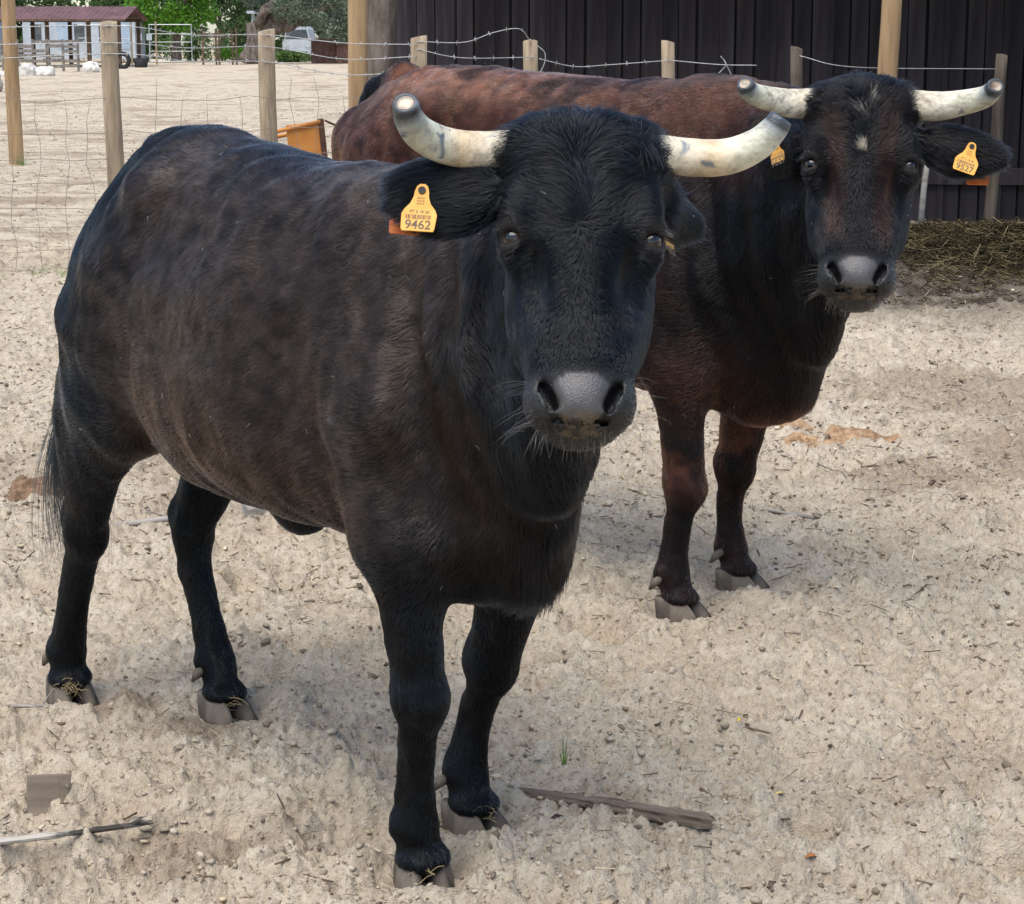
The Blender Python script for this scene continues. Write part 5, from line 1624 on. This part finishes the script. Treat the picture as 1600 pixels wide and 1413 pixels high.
def tub():
    m = MB(); n = 14
    v = [(r * math.cos(2 * math.pi * i / n), r * math.sin(2 * math.pi * i / n), z) for r, z in ((.28, 0), (.36, .42), (.34, .42), (.27, .05)) for i in range(n)]
    f = [(q * n + i, q * n + (i + 1) % n, (q + 1) * n + (i + 1) % n, (q + 1) * n + i) for q in range(3) for i in range(n)] + [tuple(3 * n + i for i in range(n))]
    m.add(v, f); o = m.build('tub', MAT['rubber'], None, True, (-17.0, 95.5, ground_at(-17, 95.5))); tag(o, 'dark feed tub on the ground at the gate post', 'tub')
tub()

# ------------------------------------------------------------------ overturned chair beyond the fence
def chair():
    root = empty('chair', (-2.27, 21.5, ground_at(-2.27, 21.5))); root.rotation_euler = (0, 0, R(8))
    tag(root, 'orange brown wooden chair tipped on its side beyond the fence', 'chair')
    orange = simple_mat('orange varnished board', (.42, .16, .035), (.52, .22, .055), 6, .55, bs=.1)
    brown = simple_mat('dark chair frame', (.05, .025, .018), (.11, .05, .03), 10, .6, bs=.2)
    rot = Matrix.Rotation(R(-5), 3, 'Y')
    bevel(MB().box((.12, 0, .36), (.34, .035, .62), rot).build('seat', orange, root), .008)
    MB().box((.315, -.0, .37), (.06, .07, .70), rot).build('side_rail', brown, root)
    MB().tube([(-.32, -.03, .56), (.28, -.03, .69)], .022, 8).build('leg', orange, root, True)
    MB().tube([(-.32, .16, .50), (.1, .16, .58)], .020, 8).build('leg', orange, root, True)
    MB().tube([(-.30, -.02, .27), (0, -.02, .27)], .035, 8).build('leg', brown, root, True)
    MB().tube([(-.26, .16, .10), (.1, .16, .12)], .020, 8).build('leg', brown, root, True)
    MB().box((-.24, .06, .42), (.035, .2, .30)).build('stretcher', brown, root)
    MB().tube([(.33, .0, .70), (.50, .12, .62)], .012, 6).build('back_spindle', brown, root, True)
chair()
# ------------------------------------------------------------------ muck heap of straw at the barn
def straw_stalks(name, label, cx, cy, wx, wy, h_, n, rng, mat, lmin=.05, lmax=.20, kind='stuff', rad=.003, ang=None):
    x = cx + rng.normal(0, wx, n); y = cy + rng.normal(0, wy, n)
    d2 = ((x - cx) / wx) ** 2 / 6 + ((y - cy) / wy) ** 2 / 6
    z = ground_z(x, y, False) + np.maximum(h_ * np.exp(-d2 * 1.6), 0) * rng.random(n) ** .6 + rad
    L = rng.uniform(lmin, lmax, n); a = rng.uniform(0, 2 * math.pi, n); el = rng.normal(0, .32, n)
    d = np.stack([np.cos(a) * np.cos(el), np.sin(a) * np.cos(el), np.sin(el)], 1) * L[:, None] / 2
    s = unit(np.cross(d, np.array([[0, 0, 1.0]]))) * rad; u = unit(np.cross(s, d)) * rad
    p = np.stack([x, y, z], 1)
    V = np.stack([p - d + s, p - d - s * .5 + u * .87, p - d - s * .5 - u * .87, p + d + s, p + d - s * .5 + u * .87, p + d - s * .5 - u * .87], 1).reshape(-1, 3)
    q = np.array([(0, 1, 4, 3), (1, 2, 5, 4), (2, 0, 3, 5)])
    F = (q[None] + (np.arange(n) * 6)[:, None, None]).reshape(-1, 4)
    me = mesh_np(name, V, F)
    me.attributes.new('shade', 'FLOAT', 'POINT').data.foreach_set('value', np.repeat(rng.random(n), 6).astype(np.float32))
    return tag(obj(name, me, mat), label, 'straw', kind=kind)
MAT['straw_old'] = shade_mat('old straw', [(0, (.018, .013, .009)), (.45, (.050, .037, .020)), (.8, (.11, .085, .04)), (1, (.26, .21, .11))], .8)
MAT['straw_new'] = shade_mat('clean straw', [(0, (.26, .17, .07)), (.5, (.48, .36, .16)), (1, (.68, .56, .32))], .7)
straw_stalks('straw_heap', 'heap of dark trodden straw against the foot of the barn wall', 3.6, 14.5, .85, .42, .20, 10000, np.random.default_rng(71), MAT['straw_old'])
straw_stalks('straw', 'thin scatter of dark straw trodden into the mud before the heap', 3.3, 13.3, 1.1, .65, .02, 2600, np.random.default_rng(72), MAT['straw_old'])

MAT['wood_bark'] = simple_mat('peeling grey bark', (.045, .038, .032), (.42, .38, .33), 18, .9, stretch=(.25, 1, 1), bs=.9, bd=.012, lo=.44, hi=.54)
MAT['wood_old'] = simple_mat('brown board', (.12, .092, .068), (.26, .21, .16), 14, .9, stretch=(.2, 1, 1), bs=.6, bd=.006)
# ------------------------------------------------------------------ sticks, boards, stones, dung in the paddock
def stick(name, label, a, b, ra, rb, mat, seed, bendy=.02, n=14, sides=9, cat='stick', lift=.35, twigs=()):
    rg = np.random.default_rng(seed)
    A = Vector((a[0], a[1], 0)); B = Vector((b[0], b[1], 0)); L = (B - A).length
    ang = math.atan2(B.y - A.y, B.x - A.x)
    tt = np.linspace(0, 1, 12); gs = np.array([ground_at(A.x + (B.x - A.x) * q, A.y + (B.y - A.y) * q) for q in tt])
    k1, k0 = np.polyfit(tt, gs, 1); hi = float(np.max(gs - (k0 + k1 * tt))) * .95; g0, g1 = float(k0) + hi, float(k0 + k1) + hi
    pts = []; rad = []
    for i in range(n):
        t = i / (n - 1)
        w = A.lerp(B, t)
        gz = g0 + (g1 - g0) * t
        r = ra + (rb - ra) * t
        pts.append((L * t, bendy * math.sin(t * 3.4 + seed) + rg.normal(0, .0015), gz + r * lift * 2 + (a[2] if len(a) > 2 else 0) * (1 - t) + (b[2] if len(b) > 2 else 0) * t))
        rad.append(r * (1 + rg.normal(0, .07)))
    m = MB()
    ridge = 1 + rg.normal(0, .07, sides); vv = []
    for i, (p, r) in enumerate(zip(pts, rad)):
        for k in range(sides):
            an = 2 * math.pi * k / sides; q = r * (ridge[k] + rg.normal(0, .05)) * (1 if 0 < i < n - 1 else .72)
            vv.append((p[0] + (rg.uniform(-.012, .012) if i in (0, n - 1) else 0), p[1] + q * math.cos(an), p[2] + q * .85 * math.sin(an)))
    m.add(vv, [(i * sides + k, i * sides + (k + 1) % sides, (i + 1) * sides + (k + 1) % sides, (i + 1) * sides + k) for i in range(n - 1) for k in range(sides)] + [tuple(range(sides - 1, -1, -1)), tuple((n - 1) * sides + k for k in range(sides))])
    for t, l, da, dz in twigs:
        p = Vector(pts[int(t * (n - 1))]); d = Vector((math.cos(da), math.sin(da), dz)) * l
        m.tube([p, p + d * .5 + Vector((0, 0, .004)), p + d], [ra * .45, ra * .35, ra * .15], 6)
    o = m.build(name, mat, None, sides < 8, (A.x, A.y, 0), (0, 0, ang))
    return tag(o, label, cat)
stick('fallen_branch', 'thick split brown branch on the sand beside the front hooves', (-.03, 4.10), (.400, 3.86), .011, .023, MAT['wood_brown'], 1, .012, 30, 18, 'branch', .5)
stick('fallen_branch', 'pale grey bare branch reaching in from the frame edge near the front', (-1.12, 3.70), (-.725, 3.845), .010, .006, MAT['wood_bark'], 2, .010, 22, 11, 'branch', .7, ((.92, .05, .6, .1), (.95, .04, -.4, .3)))
stick('twig', 'forked grey twig on the sand in front of the rear hooves', (-1.30, 4.62), (-1.05, 4.74), .006, .003, MAT['wood_grey'], 3, .015, 10, 6, 'twig', .8, ((.5, .09, -1.0, .1), (.7, .07, .8, .35), (.85, .10, -.9, .0)))
stick('stick', 'pale short stick lying behind the belly, left of the stone block', (-1.32, 6.55), (-1.08, 6.50), .012, .013, MAT['wood_grey'], 4, .004, 8, 7, 'stick')
stick('lath', 'thin pale wooden lath lying behind the legs of the reddish bull', (.81, 6.72), (1.05, 6.58), .008, .010, MAT['wood_grey'], 5, .003, 8, 5, 'lath')
stick('twig', 'dark twig on the mulch to the side of the reddish bull, near the dung', (1.30, 7.45), (1.56, 7.40), .006, .004, MAT['wood_brown'], 6, .010, 9, 6, 'twig', .6)
stick('twig', 'thin brown twig with a yellow leaf lying in the open sand', (.41, 4.66), (.60, 4.52), .0045, .003, MAT['wood_brown'], 7, .008, 9, 6, 'twig', .5)
stick('twig', 'short brown twig beyond the tip of the thick branch', (.395, 4.17), (.43, 4.09), .005, .004, MAT['wood_brown'], 8, .004, 6, 6, 'twig', .6)
stick('twig', 'thin dark upright-ended twig near the far edge of open sand', (.98, 4.36), (1.08, 4.44), .004, .002, MAT['wood_brown'], 9, .006, 7, 6, 'twig', .9)
stick('twig', 'curved dark twig close to the bottom edge of the sand', (.19, 3.52), (.31, 3.56), .004, .003, MAT['wood_brown'], 10, .018, 9, 6, 'twig', .9)
stick('twig', 'slender bare twig standing out of the sand near the hollow', (-.47, 3.98), (-.405, 3.78), .0025, .0015, MAT['wood_brown'], 11, .012, 9, 5, 'twig', 1.5, ((.45, .05, -1.2, .4), (.7, .04, 1.0, .3)))

def flat_piece(name, label, cat, x, y, size, rot, mat, z=.0, bv=.003):
    m = MB().box((0, 0, 0), size, None, min(size) * .08)
    o = m.build(name, mat, None, False, (x, y, ground_at(x, y) + z), rot); bevel(o, bv)
    return tag(o, label, cat)
bp = empty('board_offcut', (-.955, 3.985, ground_at(-.955, 3.985))); bp.rotation_euler = (R(-14), R(3), R(14)); tag(bp, 'brown square board offcut half buried upright in the sand', 'board')
bevel(MB().box((0, 0, .032), (.088, .016, .086)).build('board', MAT['wood_old'], bp), .002)
bevel(MB().box((.034, -.013, .030), (.021, .010, .092)).build('cleat', MAT['wood_old'], bp), .002)
MB().tube([(.036, -.018, .054), (.037, -.034, .052)], [.003, .002], 6).build('nail', MAT['net'], bp)
flat_piece('stone_block', 'squared grey stone block on the sand, seen under the belly', 'stone', -.83, 6.60, (.11, .10, .085), (R(4), R(-6), R(24)), MAT['stone_grey'], .028, .012)
flat_piece('stone_block', 'pale flat stone behind the front leg of the black bull', 'stone', -.57, 6.62, (.15, .10, .05), (R(8), R(5), R(-12)), MAT['stone_white'], .022, .012)
flat_piece('wood_chip', 'dark flat wood chip out on the mulch beyond the lath', 'wood chip', 1.42, 6.03, (.085, .028, .008), (R(10), R(8), R(-25)), MAT['wood_brown'], .010)
flat_piece('wood_chip', 'pale bark chip in the open sand between the bulls', 'wood chip', .345, 5.03, (.038, .018, .004), (R(14), R(-10), R(58)), MAT['wood_grey'], .010, .001)
flat_piece('wood_chip', 'small grey chip on the sand beside the grass tuft', 'wood chip', .62, 4.30, (.030, .014, .004), (R(10), R(10), R(20)), MAT['wood_grey'], .008, .001)

def dung(label, x, y, rx, ry, h_, seed, mat):
    rg = np.random.default_rng(seed); n = 46
    v = []; f = []
    g = np.linspace(-1, 1, n); X, Y = np.meshgrid(g, g, indexing='ij')
    p = np.stack([X.ravel() * rx * 1.3, Y.ravel() * ry * 1.3, 0 * X.ravel()], 1)
    q = np.sqrt((p[:, 0] / rx) ** 2 + (p[:, 1] / ry) ** 2) + .35 * fbm(p * 9 + seed, 3, seed)
    z = h_ * (1 - sstep(.35, 1.0, q)) * (1 + .5 * fbm(p * 22, 3, seed + 4)) - .03 * sstep(.9, 1.1, q)
    z += ground_z(p[:, 0] + x, p[:, 1] + y, False)
    a = (np.arange(n - 1)[:, None] * n + np.arange(n - 1)[None]).ravel()
    F = np.stack([a, a + n, a + n + 1, a + 1], 1)
    keep = (q[F] < 1.12).all(1)
    o = obj('dung_pat', mesh_np('dung_pat', np.stack([p[:, 0], p[:, 1], z + .006], 1), F[keep]), mat, None, (x, y, 0))
    return tag(o, label, 'dung', 'dung pats')
MAT['dung'] = simple_mat('dry dung', (.20, .115, .060), (.44, .29, .17), 30, .95, bs=1.0, bd=.02)
MAT['dung_dark'] = simple_mat('fresh dung', (.10, .058, .034), (.26, .16, .095), 30, .9, bs=1.0, bd=.02)
dung('flattened orange brown dung pat on the mulch beside the reddish bull', 1.33, 8.05, .22, .11, .030, 3, MAT['dung'])
dung('smaller broken dung pat next to the orange brown one', 1.13, 8.35, .13, .07, .024, 4, MAT['dung'])
dung('brown dung heap at the frame edge behind the tail', -1.70, 7.05, .17, .13, .050, 5, MAT['dung_dark'])

def grass_tuft(label, x, y, n, h_, seed, spread=.02):
    rg = np.random.default_rng(seed); m = MB()
    root = empty('grass_tuft', (x, y, ground_at(x, y))); tag(root, label, 'grass', 'green grass tufts')
    for k in range(n):
        a = rg.uniform(0, 6.28); r0 = rg.uniform(0, spread * .5); L = h_ * rg.uniform(.45, 1.0); w = .0022
        b = Vector((math.cos(a) * r0, math.sin(a) * r0, -.005)); out = Vector((math.cos(a), math.sin(a), 0)); s = Vector((-math.sin(a), math.cos(a), 0)) * w
        pts = [b + out * (spread * 1.2 * t * t) + Vector((0, 0, L * (t - .15 * t * t))) for t in (0, .35, .7, 1)]
        q = MB(); v = []
        for i, p in enumerate(pts): v += [p - s * (1 - i * .3), p + s * (1 - i * .3)]
        q.add(v, [(0, 1, 3, 2), (2, 3, 5, 4), (4, 5, 7, 6)]); q.build('blade', MAT['grass'], root, True)
grass_tuft('sparse green grass sprout alone in the open sand', .115, 4.27, 9, .105, 1)
grass_tuft('green tuft at the foot of the tall brown pole', -5.98, 25.2, 34, .26, 2, .14)
for i, (x, y) in enumerate([(-3.35, 13.35), (-3.15, 13.55), (-2.95, 13.3)]):
    grass_tuft(['faint grass tuft under the net fence, nearest the frame edge', 'faint grass tuft under the net fence, middle one of three', 'faint grass tuft under the net fence, closest to the rump'][i], x, y, 26, .10, 5 + i, .10)

def leaf(label, x, y, L, W_, mat, seed):
    m = MB(); n = 7; v = []
    for i in range(n):
        t = i / (n - 1); w = W_ * math.sin(math.pi * (t * .92 + .04)) ** .8
        v += [(L * (t - .5), -w / 2, .004 + .006 * math.sin(t * 3)), (L * (t - .5), 0, .001 + .006 * math.sin(t * 3)), (L * (t - .5), w / 2, .004 + .006 * math.sin(t * 3))]
    f = [(3 * i + k, 3 * i + 3 + k, 3 * i + 4 + k, 3 * i + 1 + k) for i in range(n - 1) for k in (0, 1)]
    m.add(v, f); o = m.build('fallen_leaf', mat, None, True, (x, y, ground_at(x, y) + .014), (.15, .1, seed)); tag(o, label, 'leaf')
    sol = o.modifiers.new('thick', 'SOLIDIFY'); sol.thickness = .0006
MAT['leaf_yellow'] = simple_mat('yellow leaf', (.50, .38, .03), (.62, .50, .06), 40, .6, bs=.1)
MAT['leaf_rust'] = simple_mat('rust leaf', (.30, .11, .03), (.42, .18, .06), 40, .6, bs=.1)
leaf('tiny bright yellow leaf by the thin brown twig', .535, 4.60, .016, .009, MAT['leaf_yellow'], 1.0)
leaf('curled rust coloured leaf near the bottom edge of the sand', .575, 3.70, .026, .011, MAT['leaf_rust'], .3)
leaf('pale dry leaf between the branch tip and the rust leaf', .56, 4.06, .026, .010, MAT['straw'], .4)

MAT['straw_dull'] = simple_mat('dull straw', (.11, .08, .04), (.30, .23, .12), 60, .8, bs=0)
# wisps of straw caught on the hooves
def wisp(label, x, y, z, seed, n=16):
    rg = np.random.default_rng(seed)
    m = MB()
    for k in range(n):
        a = rg.uniform(0, 6.28); L = rg.uniform(.015, .045); e = rg.uniform(-.5, .4)
        p = Vector((rg.normal(0, .010), rg.normal(0, .008), z + rg.normal(0, .010))); d = Vector((math.cos(a) * L, math.sin(a) * L - .01, e * L))
        m.tube([p - d * .5, p + Vector((0, 0, .004)), p + d * .5], .0011, 4)
    o = m.build('straw_wisp', MAT['straw_dull'], None, False, (x, y, 0)); tag(o, label, 'straw', 'straw wisps stuck on hooves')
def toe_pt(c, key, yy, dx): 
    lx = c[key][-1][0] + dx; sp, cp = math.sin(c['phi']), math.cos(c['phi'])
    return c['org'][0] + sp * lx + cp * yy, c['org'][1] - cp * lx + sp * yy
for key, yy, lb, sd in (('RF', -.150, 'straw wisp caught in the cleft of the nearest front hoof', 1), ('LF', .118, 'straw wisp caught on the farther front hoof of the black bull', 2), ('RH', -.145, 'straw ball stuck on the rear hoof under the tail', 3), ('LH', .10, 'straw wisp on the rear hoof seen below the belly', 4)):
    px, py = toe_pt(COW1, key, yy, .062 if key != 'RF' else .055); wisp(lb, px, py, .045, sd, 30 if key == 'RH' else (7 if key == 'RF' else 11))
print('done', time.time() - T0, 'tris', sum(len(o.data.loop_triangles) or len(o.data.polygons) * 2 for o in bpy.data.objects if o.type == 'MESH'))
